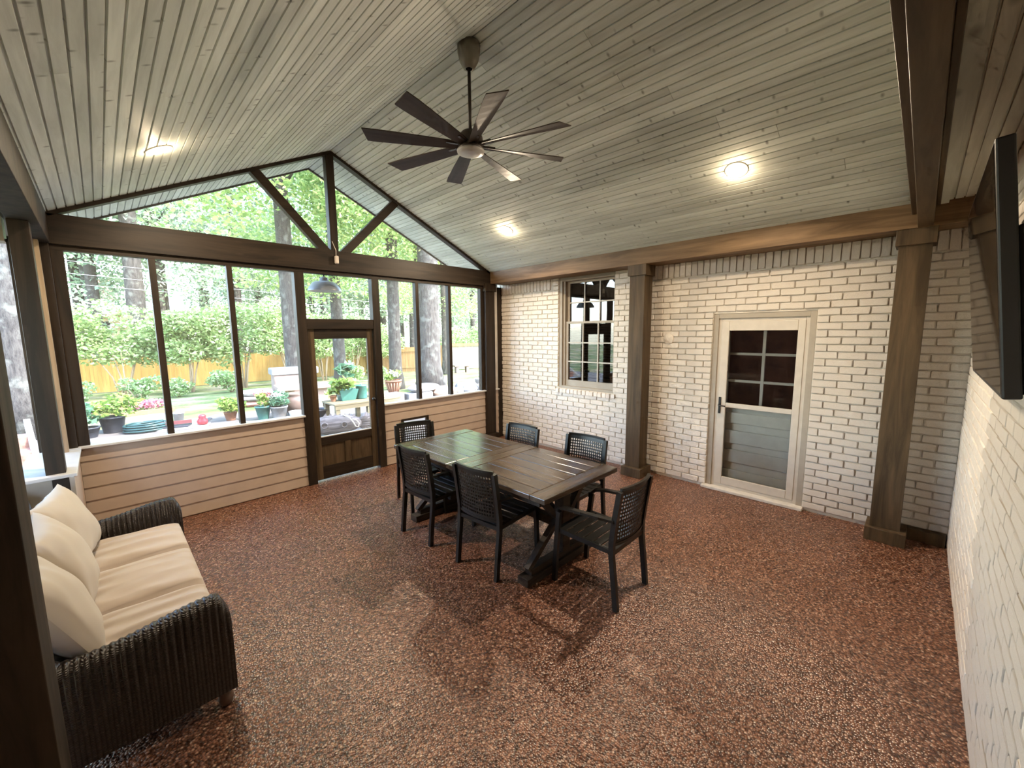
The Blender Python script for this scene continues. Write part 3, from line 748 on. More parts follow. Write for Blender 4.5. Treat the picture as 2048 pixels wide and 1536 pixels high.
# ------------------------------------------------------------------ television on the near wall
M['tvblack'] = plain('tv_plastic', (0.010,0.010,0.011), 0.4, var=0.05)
m, nt, b, out = newmat('tv_screen'); b.inputs['Base Color'].default_value = (0.004,0.004,0.005,1); b.inputs['Roughness'].default_value = 0.04; b.inputs['Specular IOR Level'].default_value = 0.9
b.inputs['IOR'].default_value = 1.7
M['tvscreen'] = m
tv = thing('wall_television', 'black flat television tilted on the near brick wall', 'television', (2.07, -0.2, 1.716))
tilt = math.atan2(0.09, 0.83)
tv.rotation_euler = (-tilt, 0, R(-0.45))
TW, TH = 1.31, 0.838
MB().box(0, TW, -0.045, 0.0, 0, TH).build('body', M['tvblack'], tv, bevel=0.006)
MB().box(0.012, TW-0.012, 0.0, 0.0012, 0.018, TH-0.012).build('screen', M['tvscreen'], tv)
MB().box(0.02, TW-0.02, -0.10, -0.045, 0.01, 0.56).build('rear_housing', M['tvblack'], tv, bevel=0.01)
MB().box(0.55, 0.75, -0.13, -0.07, 0.35, 0.6).build('wall_bracket', M['black'], tv)

# ------------------------------------------------------------------ dining table
M['tabletop'] = wood('dark_table', (0.034,0.025,0.019), (0.105,0.076,0.056), 'y', 0.22, spec=0.6, knots=0.1, scale=1.0, bumpv=0.22, obj_random=0.16)
M['tabletop_x'] = wood('dark_table_cross', (0.034,0.025,0.019), (0.105,0.078,0.057), 'x', 0.24, spec=0.6, knots=0.1, scale=1.0, bumpv=0.22, obj_random=0.16)
M['tableleg'] = wood('dark_table_leg', (0.022,0.017,0.013), (0.065,0.050,0.038), 'x', 0.6, scale=1.0, bumpv=0.2)
X0, X1, Y0, Y1, TZ = 2.13, 3.12, 1.81, 3.94, 0.76
tb = thing('dining_table', 'dark plank farmhouse dining table with trestle legs', 'table', (2.625, 2.875, 0.0))
ox, oy = 2.625, 2.875
def tbox(nm, x0, x1, y0, y1, z0, z1, mat, bv=0.003):
    return MB().box(x0-ox, x1-ox, y0-oy, y1-oy, z0, z1).build(nm, M[mat], tb, bevel=bv)
EB, MBW = 0.15, 0.125
for (ya, yb) in ((Y0, Y0+EB), (Y1-EB, Y1), (2.875-MBW, 2.875), (2.875, 2.875+MBW)):
    tbox('cross_plank', X0, X1, ya+0.001, yb-0.001, TZ-0.042, TZ-rng.uniform(0, 0.0012), 'tabletop_x', 0.004)
for (ya, yb) in ((Y0+EB, 2.875-MBW), (2.875+MBW, Y1-EB)):
    cuts = [X0, X0+0.13, X0+0.29, X0+0.43, X0+0.58, X0+0.72, X0+0.86, X1]
    for a, b_ in zip(cuts[:-1], cuts[1:]):
        tbox('plank', a+0.0018, b_-0.0018, ya+0.0015, yb-0.0015, TZ-0.042, TZ-rng.uniform(0, 0.003), 'tabletop', 0.005)
tbox('apron', X0+0.06, X0+0.085, Y0+0.1, Y1-0.1, TZ-0.105, TZ-0.042, 'tableleg')
tbox('apron', X1-0.085, X1-0.06, Y0+0.1, Y1-0.1, TZ-0.105, TZ-0.042, 'tableleg')
for yc in (2.035, 3.60):
    tr = MB().box(X0+0.005-ox, X1-0.02-ox, yc-0.055-oy, yc+0.055-oy, 0.0, 0.065).build('trestle_foot', M['tableleg'], tb, bevel=0.004)
    MB().box(X0+0.07-ox, X1-0.09-ox, yc-0.035-oy, yc+0.035-oy, 0.065, 0.115).build('foot_rail', M['tableleg'], tb, bevel=0.003)
    MB().box(X0+0.09-ox, X1-0.09-ox, yc-0.045-oy, yc+0.045-oy, 0.655, 0.718).build('top_rail', M['tableleg'], tb, bevel=0.003)
    MB().box(-0.047, 0.047, yc-0.047-oy, yc+0.047-oy, 0.115, 0.655).build('trestle_post', M['tableleg'], tb, bevel=0.003)
    for sx in (-1, 1):
        MB().bar((sx*0.44, yc-oy, 0.11), (sx*0.055, yc-oy, 0.42), 0.05, 0.045).build('lower_brace', M['tableleg'], tb)
        MB().bar((sx*0.055, yc-oy, 0.40), (sx*0.33, yc-oy, 0.68), 0.05, 0.045).build('upper_brace', M['tableleg'], tb)
    sgn = 1 if yc < oy else -1
    MB().bar((0, yc-oy+sgn*0.03, 0.36), (0, yc-oy+sgn*0.50, 0.70), 0.06, 0.075).build('stretcher_brace', M['tableleg'], tb)
MB().box(-0.035, 0.035, 2.035-oy, 3.60-oy, 0.30, 0.375).build('stretcher', M['tableleg'], tb, bevel=0.003)

# ------------------------------------------------------------------ dining chairs (front faces local +X)
M['chair'] = plain('chair_metal', (0.015,0.0145,0.013), 0.36, 0.2, var=0.15, scale=40)
def make_chair():
    c = thing('dining_chair', '', 'chair', (0,0,0))
    hw = 0.222
    for s in (-1, 1):
        y = s*hw
        pth = [(-0.275, y, 0.0), (-0.255, y, 0.20), (-0.232, y, 0.40), (-0.232, y, 0.50), (-0.250, y, 0.65), (-0.285, y, 0.875)]
        leg = MB()
        for a, b_ in zip(pth[:-1], pth[1:]): leg.bar(a, b_, 0.030, 0.038, up=(1,0,0.2))
        leg.build('rear_leg', M['chair'], c)
        pf = [(0.268, y, 0.0), (0.250, y, 0.30), (0.236, y, 0.47), (0.222, y*1.02, 0.585)]
        leg = MB()
        for a, b_ in zip(pf[:-1], pf[1:]): leg.bar(a, b_, 0.030, 0.036, up=(1,0,0.2))
        leg.build('front_leg', M['chair'], c)
        pa = [(-0.245, y, 0.655), (-0.14, y*1.09, 0.655), (0.0, y*1.14, 0.652), (0.12, y*1.12, 0.642), (0.20, y*1.07, 0.625), (0.232, y*1.03, 0.595), (0.232, y*1.01, 0.555)]
        am = MB()
        for a, b_ in zip(pa[:-1], pa[1:]): am.bar(a, b_, 0.042, 0.018)
        am.build('armrest', M['chair'], c)
        MB().bar((-0.235, y*0.96, 0.418), (0.238, y*0.96, 0.428), 0.022, 0.034).build('seat_rail', M['chair'], c)
    MB().bar((-0.232, -hw, 0.418), (-0.232, hw, 0.418), 0.028, 0.034).build('seat_rail', M['chair'], c)
    MB().bar((0.238, -hw, 0.426), (0.238, hw, 0.426), 0.028, 0.034).build('seat_rail', M['chair'], c)
    for k in range(6):
        x = -0.185+k*0.078
        MB().box(x-0.034, x+0.034, -hw+0.012, hw-0.012, 0.430, 0.442).build('seat_slat', M['chair'], c, bevel=0.004, seg=1)
    # perforated back panel
    nx, nz = 15, 12
    y0, y1, z0, z1 = -hw+0.014, hw-0.014, 0.475, 0.885
    def S(u_, v_):
        z = z0+(z1-z0)*v_
        x = -0.236-0.048*max(0, v_)**1.5 - 0.034*(1-(2*u_-1)**2)
        return (x, y0+(y1-y0)*u_, z)
    mb = MB(); bx_, bz0, bz1 = 0.055, 0.06, 0.10
    for i in range(nx):
        for j in range(nz):
            ua, ub = bx_+(1-2*bx_)*i/nx, bx_+(1-2*bx_)*(i+1)/nx
            va, vb = bz0+(1-bz0-bz1)*j/nz, bz0+(1-bz0-bz1)*(j+1)/nz
            uc, vc = (ua+ub)/2, (va+vb)/2; ru, rv = (ub-ua)*0.36, (vb-va)*0.36
            o8 = [(ua,va),(uc,va),(ub,va),(ub,vc),(ub,vb),(uc,vb),(ua,vb),(ua,vc)]
            i8 = [(uc+ru*math.cos(t), vc+rv*math.sin(t)) for t in [R(225+45*k) for k in range(8)]]
            mb.add([S(*q) for q in o8]+[S(*q) for q in i8], [(k, (k+1) % 8, 8+(k+1) % 8, 8+k) for k in range(8)])
    def strip(ua, ub, va, vb, n=16):
        for i in range(n):
            a, b_ = ua+(ub-ua)*i/n, ua+(ub-ua)*(i+1)/n
            mb.add([S(a,va),S(b_,va),S(b_,vb),S(a,vb)], [(0,1,2,3)])
    strip(0, 1, 0, bz0); strip(0, 1, 1-bz1, 1); strip(0, bx_, bz0, 1-bz1, 1); strip(1-bx_, 1, bz0, 1-bz1, 1)
    pb = mb.build('backrest', M['chair'], c)
    md = pb.modifiers.new('thick', 'SOLIDIFY'); md.thickness = 0.006; md.offset = 0
    tr = MB()
    pts = [S(i/14, 1.0) for i in range(15)]
    for a, b_ in zip(pts[:-1], pts[1:]): tr.bar(a, b_, 0.020, 0.020)
    tr.build('top_rail', M['chair'], c)
    tr = MB(); pts = [S(i/14, 0.0) for i in range(15)]
    for a, b_ in zip(pts[:-1], pts[1:]): tr.bar(a, b_, 0.018, 0.020)
    tr.build('lower_rail', M['chair'], c)
    return c
proto = make_chair()
spots = [  # back centre x,y, facing angle, label
    (1.955, 3.275, 3, 'black perforated chair on the long sofa side near the screens'),
    (2.005, 2.445, 5, 'black perforated chair on the long sofa side nearest the camera'),
    (2.60, 1.360, 91, 'black perforated chair at the near end with its arms fully visible'),
    (2.565, 4.230, -104, 'black perforated chair at the far end before the pet door'),
    (3.345, 3.175, 183, 'black perforated chair on the brick side nearer the corner column'),
    (3.435, 2.360, 184, 'black perforated chair on the brick side nearer the middle column'),
]
for i, (bx, by, a, lb) in enumerate(spots):
    o = proto if i == 0 else copy_tree(proto)
    d = Vector((math.cos(R(a)), math.sin(R(a)), 0))
    o.location = Vector((bx, by, 0)) + d*0.285
    o.rotation_euler.z = R(a)
    tag(o, lb, 'chair', 'black perforated metal dining chairs')

# ------------------------------------------------------------------ wicker sofa with cushions
m, nt, b, out = newmat('wicker')
v = coords(nt, (1,1,1))
wv = N(nt, 'ShaderNodeTexWave', Scale=42.0, Distortion=1.2, bands_direction='Z'); nt.links.new(v, wv.inputs['Vector'])
wv2 = N(nt, 'ShaderNodeTexWave', Scale=20.0, Distortion=0.8, bands_direction='X'); nt.links.new(v, wv2.inputs['Vector'])
ml = N(nt, 'ShaderNodeMath', operation='MULTIPLY'); nt.links.new(wv.outputs[1], ml.inputs[0]); nt.links.new(wv2.outputs[1], ml.inputs[1])
nt.links.new(ramp(nt, ml.outputs[0], [(0.0, (0.012,0.0075,0.005)), (1.0, (0.050,0.033,0.026))]), b.inputs['Base Color'])
b.inputs['Roughness'].default_value = 0.42; bump(nt, b, ml.outputs[0], 0.7, 0.006)
M['wicker'] = m
def fabric(name, col):
    m, nt, b, out = newmat(name)
    v = coords(nt, (1,1,1))
    n1 = N(nt, 'ShaderNodeTexNoise', Scale=6.0, Detail=3.0); nt.links.new(v, n1.inputs['Vector'])
    wr = N(nt, 'ShaderNodeTexWave', Scale=2.6, Distortion=7.0, Detail=2.0, bands_direction='Y'); wr.inputs['Detail Scale'].default_value = 0.7; nt.links.new(v, wr.inputs['Vector'])
    nt.links.new(ramp(nt, n1.outputs[0], [(0.3, tuple(c*0.93 for c in col)), (0.7, col)]), b.inputs['Base Color'])
    b.inputs['Roughness'].default_value = 0.9; b.inputs['Sheen Weight'].default_value = 0.15
    bump(nt, b, wr.outputs[1], 0.55, 0.02)
    return m
M['cushion'] = fabric('cream_canvas', (0.50,0.42,0.355))
M['pillow'] = plain('cream_pillow', (0.48,0.42,0.345), 0.9, var=0.05, scale=5, bumpv=0.15)
M['sofaleg'] = plain('sofa_foot', (0.09,0.055,0.04), 0.5)
SX0, SX1, SY0, SY1 = -0.52, 0.315, 2.41, 4.33
sf = thing('wicker_sofa', 'dark brown wicker sofa with cream cushions by the left column', 'sofa', (-0.10, 3.37, 0.0))
sox, soy = -0.10, 3.37
def arm(ya, yb, nm):
    mb = MB(); n = 150; prof_n = 13
    for i in range(n+1):
        t = i/n; x = SX0+0.05+(SX1+0.03-SX0-0.05)*t
        z = 0.60 + 0.028*math.cos(2*math.pi*(t-0.93)*0.9) + 0.06*max(0, 0.28-t)/0.28*1.3
        if t > 0.93: z -= 0.10*((t-0.93)/0.07)**2
        rib = 0.0045*math.sin(i*math.pi/2.5*0.95)
        hw0 = (yb-ya)/2; yc = (ya+yb)/2
        for k in range(prof_n):
            a = k/(prof_n-1)
            hw = hw0+rib*(1.0 if 0.24 < a < 0.76 else (0.2 if 0.1 < a < 0.9 else 0.05))
            if a < 0.3: yy = yc-hw*(1.0 if a > 0.12 else 0.93); zz = 0.10+(z-0.06-0.10)*a/0.3
            elif a > 0.7: yy = yc+hw*(1.0 if a < 0.88 else 0.93); zz = 0.10+(z-0.06-0.10)*(1-a)/0.3
            else:
                th = math.pi*(1-(a-0.3)/0.4); yy = yc+hw*math.cos(th); zz = z-0.06+(0.06+rib*0.5)*math.sin(th)
            mb.v.append((x-sox, yy-soy, zz))
    for i in range(n):
        for k in range(prof_n-1):
            a = i*prof_n+k; mb.f.append((a, a+1, a+prof_n+1, a+prof_n))
    mb.f.append(tuple(range(prof_n))[::-1]); mb.f.append(tuple(n*prof_n+k for k in range(prof_n)))
    return mb.build(nm, M['wicker'], sf, True)
arm(SY0, SY0+0.115, 'armrest'); arm(SY1-0.115, SY1, 'armrest')
# back with ribs
mb = MB(); n = 220; pn = 9
for i in range(n+1):
    y = SY0+0.05+(SY1-SY0-0.10)*i/n; t = i/n
    top = 0.90+0.07*math.sin(math.pi*t); rib = 0.006*math.sin(i*math.pi/2.4)
    for k in range(pn):
        a = k/(pn-1)
        if a < 0.35: xx, zz = SX0+0.02-rib, 0.12+(top-0.05-0.12)*a/0.35
        elif a > 0.65: xx, zz = SX0+0.13+rib+0.02, 0.12+(top-0.05-0.12)*(1-a)/0.35
        else:
            th = math.pi*(1-(a-0.35)/0.3); xx = SX0+0.075+(0.06+rib)*math.cos(th); zz = top-0.05+0.05*math.sin(th)
        lean = -0.10*(zz-0.12)
        mb.v.append((xx+lean-sox, y-soy, zz))
for i in range(n):
    for k in range(pn-1):
        a = i*pn+k; mb.f.append((a, a+pn, a+pn+1, a+1))
mb.f.append(tuple(range(pn))); mb.f.append(tuple(n*pn+k for k in range(pn))[::-1])
mb.build('backrest', M['wicker'], sf, True)
MB().box(SX0+0.08-sox, SX1-0.015-sox, SY0+0.10-soy, SY1-0.10-soy, 0.11, 0.315).build('seat_base', M['wicker'], sf, bevel=0.01)
MB().box(SX1-0.02-sox, SX1+0.005-sox, SY0+0.10-soy, SY1-0.10-soy, 0.10, 0.30).build('front_apron', M['wicker'], sf, bevel=0.01)
for x in (SX0+0.09, SX1-0.02):
    for y in (SY0+0.055, SY1-0.055):
        MB().lathe([(0.018,0.0),(0.030,0.012),(0.036,0.04),(0.028,0.075),(0.022,0.085),(0.026,0.10),(0.026,0.13)], 14, (x-sox, y-soy, 0)).build('foot', M['sofaleg'], sf, True)

def cushion(nm, cx, cy, lx, ly, h, z, label, cat, mat, grp, seed=0):
    r = random.Random(seed); n1, n2 = 26, 26; mb = MB()
    ph = r.uniform(0, 6)
    def f(u_, v_, s):
        e = (1-abs(2*u_-1)**9)*(1-abs(2*v_-1)**14); e = max(e, 0)**0.42
        x = (u_-.5)*lx*(0.965+0.035*e); y = (v_-.5)*ly*(0.965+0.035*e)
        wr = 0.0045*math.sin(9*u_+26*v_+ph+2*math.sin(5*u_)) + 0.003*math.sin(31*v_-6*u_+ph)
        crown = 0.030*math.sin(math.pi*u_)*math.sin(math.pi*v_)
        return (x, y, (h/2)*e*s + (crown+wr*e if s > 0 else 0))
    top = [f(i/n1, j/n2, 1) for i in range(n1+1) for j in range(n2+1)]
    bot = [f(i/n1, j/n2, -1) for i in range(n1+1) for j in range(n2+1)]
    k = n2+1; nt_ = len(top)
    fs = [(i*k+j, (i+1)*k+j, (i+1)*k+j+1, i*k+j+1) for i in range(n1) for j in range(n2)]
    fs += [(nt_+i*k+j+1, nt_+(i+1)*k+j+1, nt_+(i+1)*k+j, nt_+i*k+j) for i in range(n1) for j in range(n2)]
    mb.add([(a, b_, c_+h/2) for a, b_, c_ in top+bot], fs)
    ring = [i*k for i in range(n1+1)] + [n1*k+j for j in range(1, n2+1)] + [i*k+n2 for i in range(n1-1, -1, -1)] + [j for j in range(n2-1, 0, -1)]
    for a, b_ in zip(ring, ring[1:]+ring[:1]): mb.f.append((a, b_, nt_+b_, nt_+a))
    o = mb.build(nm, mat, None, True); o.location = (cx, cy, z)
    return tag(o, label, cat, grp)
sy = [SY0+0.115+0.005, 3.045, 3.645, SY1-0.115-0.005]
for i, lb in enumerate(['wrinkled cream seat cushion nearest the camera on the sofa', 'cream seat cushion in the middle of the sofa', 'cream seat cushion at the far sofa arm by the siding']):
    cushion('seat_cushion', 0.055, (sy[i]+sy[i+1])/2, 0.56, sy[i+1]-sy[i]-0.010, 0.135, 0.316, lb, 'cushion', M['cushion'], 'sofa seat cushions', i)
def pillow(cx, cy, cz, w_, h_, t_, tilt_, yaw, label, seed):
    n = 30; r = random.Random(seed); mb = MB(); ph = r.uniform(0, 6)
    def f(u_, v_, s):
        a, b_ = 2*u_-1, 2*v_-1
        pinch = 1-0.075*(1-abs(b_)**2)*0.0
        px = a*(1-0.09*(1-b_*b_)*0.9*abs(a)**2); pz = b_*(1-0.09*(1-a*a)*abs(b_)**2)
        e = max((1-a*a)*(1-b_*b_), 0)**0.42
        wr = 0.004*math.sin(4*a+5*b_+ph)*e + 0.006*math.sin(13*a-5*b_+ph*2)*(1-e)*e*3
        return (s*t_/2*e + wr, px*w_/2, pz*h_/2 + h_/2)
    F = [f(i/n, j/n, 1) for i in range(n+1) for j in range(n+1)]; B = [f(i/n, j/n, -1) for i in range(n+1) for j in range(n+1)]
    k = n+1; m_ = len(F)
    fs = [(i*k+j, (i+1)*k+j, (i+1)*k+j+1, i*k+j+1) for i in range(n) for j in range(n)] + [(m_+i*k+j+1, m_+(i+1)*k+j+1, m_+(i+1)*k+j, m_+i*k+j) for i in range(n) for j in range(n)]
    mb.add(F+B, fs)
    ring = [i*k for i in range(n+1)] + [n*k+j for j in range(1, n+1)] + [i*k+n for i in range(n-1, -1, -1)] + [j for j in range(n-1, 0, -1)]
    for a, b_ in zip(ring, ring[1:]+ring[:1]): mb.f.append((a, b_, m_+b_, m_+a))
    o = mb.build('back_pillow', M['pillow'], None, True); o.location = (cx, cy, cz); o.rotation_euler = (0, R(tilt_), R(yaw))
    return tag(o, label, 'pillow', 'cream sofa back pillows')
pillow(-0.185, 2.83, 0.462, 0.62, 0.50, 0.24, -24, 10, 'cream back pillow closest to the dark near column', 1)
pillow(-0.185, 3.36, 0.462, 0.60, 0.49, 0.23, -22, 2, 'cream back pillow in the middle of the sofa', 2)
pillow(-0.190, 3.90, 0.462, 0.58, 0.49, 0.21, -20, -10, 'cream back pillow at the far end of the sofa', 3)

# ------------------------------------------------------------------ fittings at the gable
M['white_plastic'] = plain('white_plastic', (0.62,0.55,0.48), 0.4, var=0.03)
fl = thing('floodlight_sensor', 'small white sensor fixture on the middle of the gable beam', 'sensor', (2.245, 5.43, 2.84))
MB().box(-0.022, 0.022, -0.05, 0.0, 0.0, 0.10).build('housing', M['white_plastic'], fl, bevel=0.012)
MB().tube([(0, -0.012, 0.10), (0.004, -0.012, 0.17), (-0.03, 0.01, 0.28)], 0.004, 6).build('cable', M['white_plastic'], fl, True)
M['enamel'] = plain('blue_grey_enamel', (0.17,0.20,0.24), 0.35, var=0.05)
M['enamel_in'] = plain('white_enamel', (0.75,0.76,0.76), 0.4, var=0.02)
bp = thing('barn_lamp', 'blue grey barn style lamp on an arm outside over the door', 'lamp', (2.26, 5.90, 2.545))
MB().lathe([(0.215,-0.012),(0.215,0.0),(0.205,0.025),(0.16,0.095),(0.12,0.115),(0.062,0.125),(0.055,0.165),(0.03,0.18)], 32, cap=False).build('shade', M['enamel'], bp, True)
MB().lathe([(0.209,-0.010),(0.198,0.022),(0.152,0.088),(0.0,0.10)], 32, cap=False).build('shade_lining', M['enamel_in'], bp, True)
MB().tube([(0,0,0.165),(0,0,0.26),(0,-0.03,0.31),(0,-0.09,0.335),(0,-0.33,0.335)], 0.010, 8).build('gooseneck_arm', M['black'], bp, True)

exec_outdoor = True
# ================================================================== OUTDOORS
def leaves(n, blobs, size, seed, flat=0.0, aspect=0.55):
    """n rhombic leaves scattered in ellipsoid blobs [(cx,cy,cz,rx,ry,rz,weight)] -> verts, quads"""
    rg = np.random.default_rng(seed)
    bl_ = np.array(blobs, float); wgt = bl_[:, 6]/bl_[:, 6].sum()
    idx = rg.choice(len(bl_), n, p=wgt); bsel = bl_[idx]
    d = rg.normal(size=(n, 3)); d /= np.linalg.norm(d, axis=1)[:, None]
    rad = rg.uniform(0.35, 1.0, n)**0.6
    P = bsel[:, :3] + d*bsel[:, 3:6]*rad[:, None]
    a = rg.normal(size=(n, 3)); a[:, 2] *= 0.6; a /= np.linalg.norm(a, axis=1)[:, None]
    nn = rg.normal(size=(n, 3)); nn[:, 2] += flat*2+0.5
    b_ = np.cross(nn, a); b_ /= np.linalg.norm(b_, axis=1)[:, None]+1e-9
    s = size*rg.uniform(0.6, 1.35, n)[:, None]
    v_ = np.stack([P-a*s*0.5, P-b_*s*aspect*0.5, P+a*s*0.5, P+b_*s*aspect*0.5], 1).reshape(-1, 3)
    return v_, np.arange(n*4).reshape(-1, 4)
def blobset(seed, n, rx, ry, rz, r0, r1, cz):
    r = random.Random(seed); o = []
    for _ in range(n):
        while True:
            a, b_, c = r.uniform(-1,1), r.uniform(-1,1), r.uniform(-1,1)
            if a*a+b_*b_+c*c < 1: break
        q = r.uniform(r0, r1); o.append((a*rx, b_*ry, cz+c*rz, q, q, q*0.7, q*q))
    return o
M['leaf_tree'] = leafmat('tree_leaf', (0.16,0.28,0.08), (0.32,0.44,0.15), (0.62,0.66,0.28), 0.55)
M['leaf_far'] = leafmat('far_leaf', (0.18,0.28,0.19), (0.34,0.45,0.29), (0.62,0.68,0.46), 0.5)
M['leaf_shrub'] = leafmat('shrub_leaf', (0.15,0.26,0.08), (0.30,0.41,0.16), (0.60,0.66,0.38), 0.4, 0.3)
M['leaf_teal'] = leafmat('blue_green_leaf', (0.05,0.14,0.08), (0.11,0.25,0.14), (0.26,0.40,0.25), 0.35)
M['leaf_lime'] = leafmat('lime_leaf', (0.09,0.18,0.03), (0.20,0.31,0.06), (0.40,0.47,0.14), 0.4)
M['petal_pink'] = leafmat('pink_petal', (0.42,0.10,0.17), (0.55,0.20,0.27), (0.65,0.34,0.38), 0.3)
M['petal_red'] = leafmat('red_petal', (0.70,0.06,0.08), (0.85,0.15,0.16), (0.90,0.35,0.30), 0.3)
M['petal_white'] = leafmat('white_petal', (0.80,0.78,0.70), (0.88,0.86,0.78), (0.90,0.90,0.85), 0.3)
# bark
m, nt, b, out = newmat('bark')
v = coords(nt, (7,7,1.6)); n1 = N(nt, 'ShaderNodeTexNoise', Scale=3.0, Detail=6.0, Roughness=0.7); nt.links.new(v, n1.inputs['Vector'])
n2 = N(nt, 'ShaderNodeTexNoise', Scale=5.0, Detail=4.0); nt.links.new(coords(nt), n2.inputs['Vector'])
c1 = ramp(nt, n1.outputs[0], [(0.35, (0.018,0.015,0.0125)), (0.6, (0.066,0.059,0.051))])
nt.links.new(mixc(nt, c1, (0.13,0.133,0.113), ramp(nt, n2.outputs[0], [(0.52, (0,0,0)), (0.66, (0.75,0.75,0.75))])), b.inputs['Base Color'])
b.inputs['Roughness'].default_value = 0.9; bump(nt, b, n1.outputs[0], 0.8, 0.05)
M['bark'] = m
M['stem'] = plain('shrub_stem', (0.26,0.19,0.12), 0.8)

def trunk_mesh(h, r0, seed, lean=(0,0)):
    r = random.Random(seed); mb = MB(); n = 14; path = []; rs = []
    for i in range(n+1):
        t = i/n; path.append((lean[0]*t*h+0.06*r0/0.3*math.sin(3*t+seed), lean[1]*t*h+0.06*math.sin(2.3*t+seed*2), t*h-0.15))
        rs.append(r0*(1.55-0.9*min(1, t*9) if t < 0.11 else 0.66+0.30*(1-t)) if t < 0.11 else r0*(0.60+0.40*(1-t)))
    mb.tube(path, rs, 14)
    for k in range(5):
        t = 0.45+0.11*k; a = r.uniform(0, 6.28); p_ = Vector((lean[0]*t*h, lean[1]*t*h, t*h))
        L = r.uniform(1.2, 2.6)
        mb.tube([p_, p_+Vector((math.cos(a)*L*0.5, math.sin(a)*L*0.5, 0.5)), p_+Vector((math.cos(a)*L, math.sin(a)*L, 1.2))], [r0*0.28, r0*0.18, r0*0.07], 6)
    return mb.mesh('trunk', M['bark'], True)
CROWN = []
for i in range(4):
    v_, q_ = leaves(15000, blobset(50+i, 46, 3.4, 3.4, 3.6, 0.5, 1.25, 0), 0.125, 60+i)
    CROWN.append(npmesh('crown', v_, q_, M['leaf_tree']))
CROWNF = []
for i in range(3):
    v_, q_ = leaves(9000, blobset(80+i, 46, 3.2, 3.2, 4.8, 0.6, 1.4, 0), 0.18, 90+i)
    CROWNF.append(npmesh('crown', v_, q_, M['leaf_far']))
TR = [trunk_mesh(14, 0.3, s) for s in (1, 2, 3)]
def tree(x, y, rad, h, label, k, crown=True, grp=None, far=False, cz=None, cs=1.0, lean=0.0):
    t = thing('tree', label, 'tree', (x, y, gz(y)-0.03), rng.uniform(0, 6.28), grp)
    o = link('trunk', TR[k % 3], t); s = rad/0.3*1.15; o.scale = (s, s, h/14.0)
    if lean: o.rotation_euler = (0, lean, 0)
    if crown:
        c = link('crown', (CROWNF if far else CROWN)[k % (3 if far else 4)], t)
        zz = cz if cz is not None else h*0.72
        c.location = (0, 0, zz); c.scale = (cs, cs, cs*1.05); c.rotation_euler.z = rng.uniform(0, 6.28)
    return t
tree(8.15, 12.15, 0.34, 15, 'thickest oak trunk close behind the right screens', 0, cz=10.2, cs=1.35)
tree(7.85, 14.0, 0.21, 14, 'lichen flecked trunk right of the screen door', 1, cz=8.6, cs=1.2)
tree(8.9, 13.9, 0.16, 13, 'slim trunk just left of the thickest oak', 2, cz=8.0)
tree(6.95, 17.0, 0.21, 15, 'straight grey trunk seen through the screen door', 1, cz=8.0, cs=1.25)
tree(4.55, 15.0, 0.235, 15, 'large mottled trunk left of the screen door jamb', 0, cz=8.6, cs=1.3)
tree(-1.10, 12.2, 0.30, 14, 'broad grey trunk seen beyond the sofa at far left', 2, cz=9.2, cs=1.2)
tree(1.75, 31.5, 0.42, 18, 'pale mottled trunk rising behind the fence in the left screen', 0, True, cz=11.0, cs=1.5, far=True)
tree(14.6, 20.3, 0.18, 14, 'thin trunk right of the thickest oak', 1, cz=7.6, cs=1.2)
tree(0.15, 36, 0.30, 17, 'leaning slender trunk by the neighbouring house roof', 2, True, cz=11.5, cs=1.3, far=True, lean=0.06)
# woodland behind the fence
spots_w = []
r2 = random.Random(21)
for row, (yy, cnt) in enumerate(((34, 11), (41, 12), (50, 13))):
    for i in range(cnt):
        ratio = -0.16+1.12*(i+0.5)/cnt + r2.uniform(-0.02, 0.02)
        y = yy+r2.uniform(-2, 2); spots_w.append((ratio*y, y, row))
for i, (x, y, row) in enumerate(spots_w):
    if row >= 2 and -10 < x < 9: continue
    tree(x, y, rng.uniform(0.20, 0.38), rng.uniform(15, 20), 'leafy tree standing in the woodland behind the fence', i, True, 'woodland trees behind the fence', True, cz=(rng.uniform(12.5, 14.5) if row < 2 and -7 < x < 5 else rng.uniform(8.0, 13.0)), cs=rng.uniform(1.1, 1.5))
# shrubs in front of the fence
ORD = ['first', 'second', 'third', 'fourth', 'fifth', 'sixth', 'seventh', 'eighth', 'ninth']
SH = []
for i in range(3):
    v_, q_ = leaves(7500, blobset(120+i, 26, 1.7, 1.2, 1.15, 0.40, 0.85, 2.55), 0.15, 130+i, aspect=0.5)
    SH.append(npmesh('foliage', v_, q_, M['leaf_shrub']))
def shrub(x, y, s, label, k, grp):
    t = thing('tall_shrub', label, 'shrub', (x, y, gz(y)-0.03), rng.uniform(-0.4, 0.4), grp)
    o = link('foliage', SH[k % 3], t); o.scale = (s*1.08, s, s)
    r = random.Random(k*7+3)
    for j in range(5):
        a = r.uniform(0, 6.28); L = r.uniform(0.35, 0.9)*s
        MB().tube([(0.12*math.cos(a), 0.1*math.sin(a), -0.05), (0.45*L*math.cos(a)+0.05, 0.45*L*math.sin(a), 0.9*s), (L*math.cos(a), L*math.sin(a)*0.7, 1.9*s)], [0.045*s, 0.033*s, 0.02*s], 6).build('stem', M['stem'], t, True)
for i, (x, y, s) in enumerate([(-4.6, 27.5, 1.15), (-1.9, 26.6, 1.05), (0.6, 26.0, 1.10), (3.0, 25.6, 1.12), (5.2, 25.4, 1.15), (7.3, 25.0, 1.18), (9.6, 26.0, 1.1), (11.7, 26.6, 1.05), (13.6, 27.2, 0.95)]):
    shrub(x, y, s, ORD[i] + ' tall arching shrub from the left against the golden fence', i, 'tall shrubs along the fence')
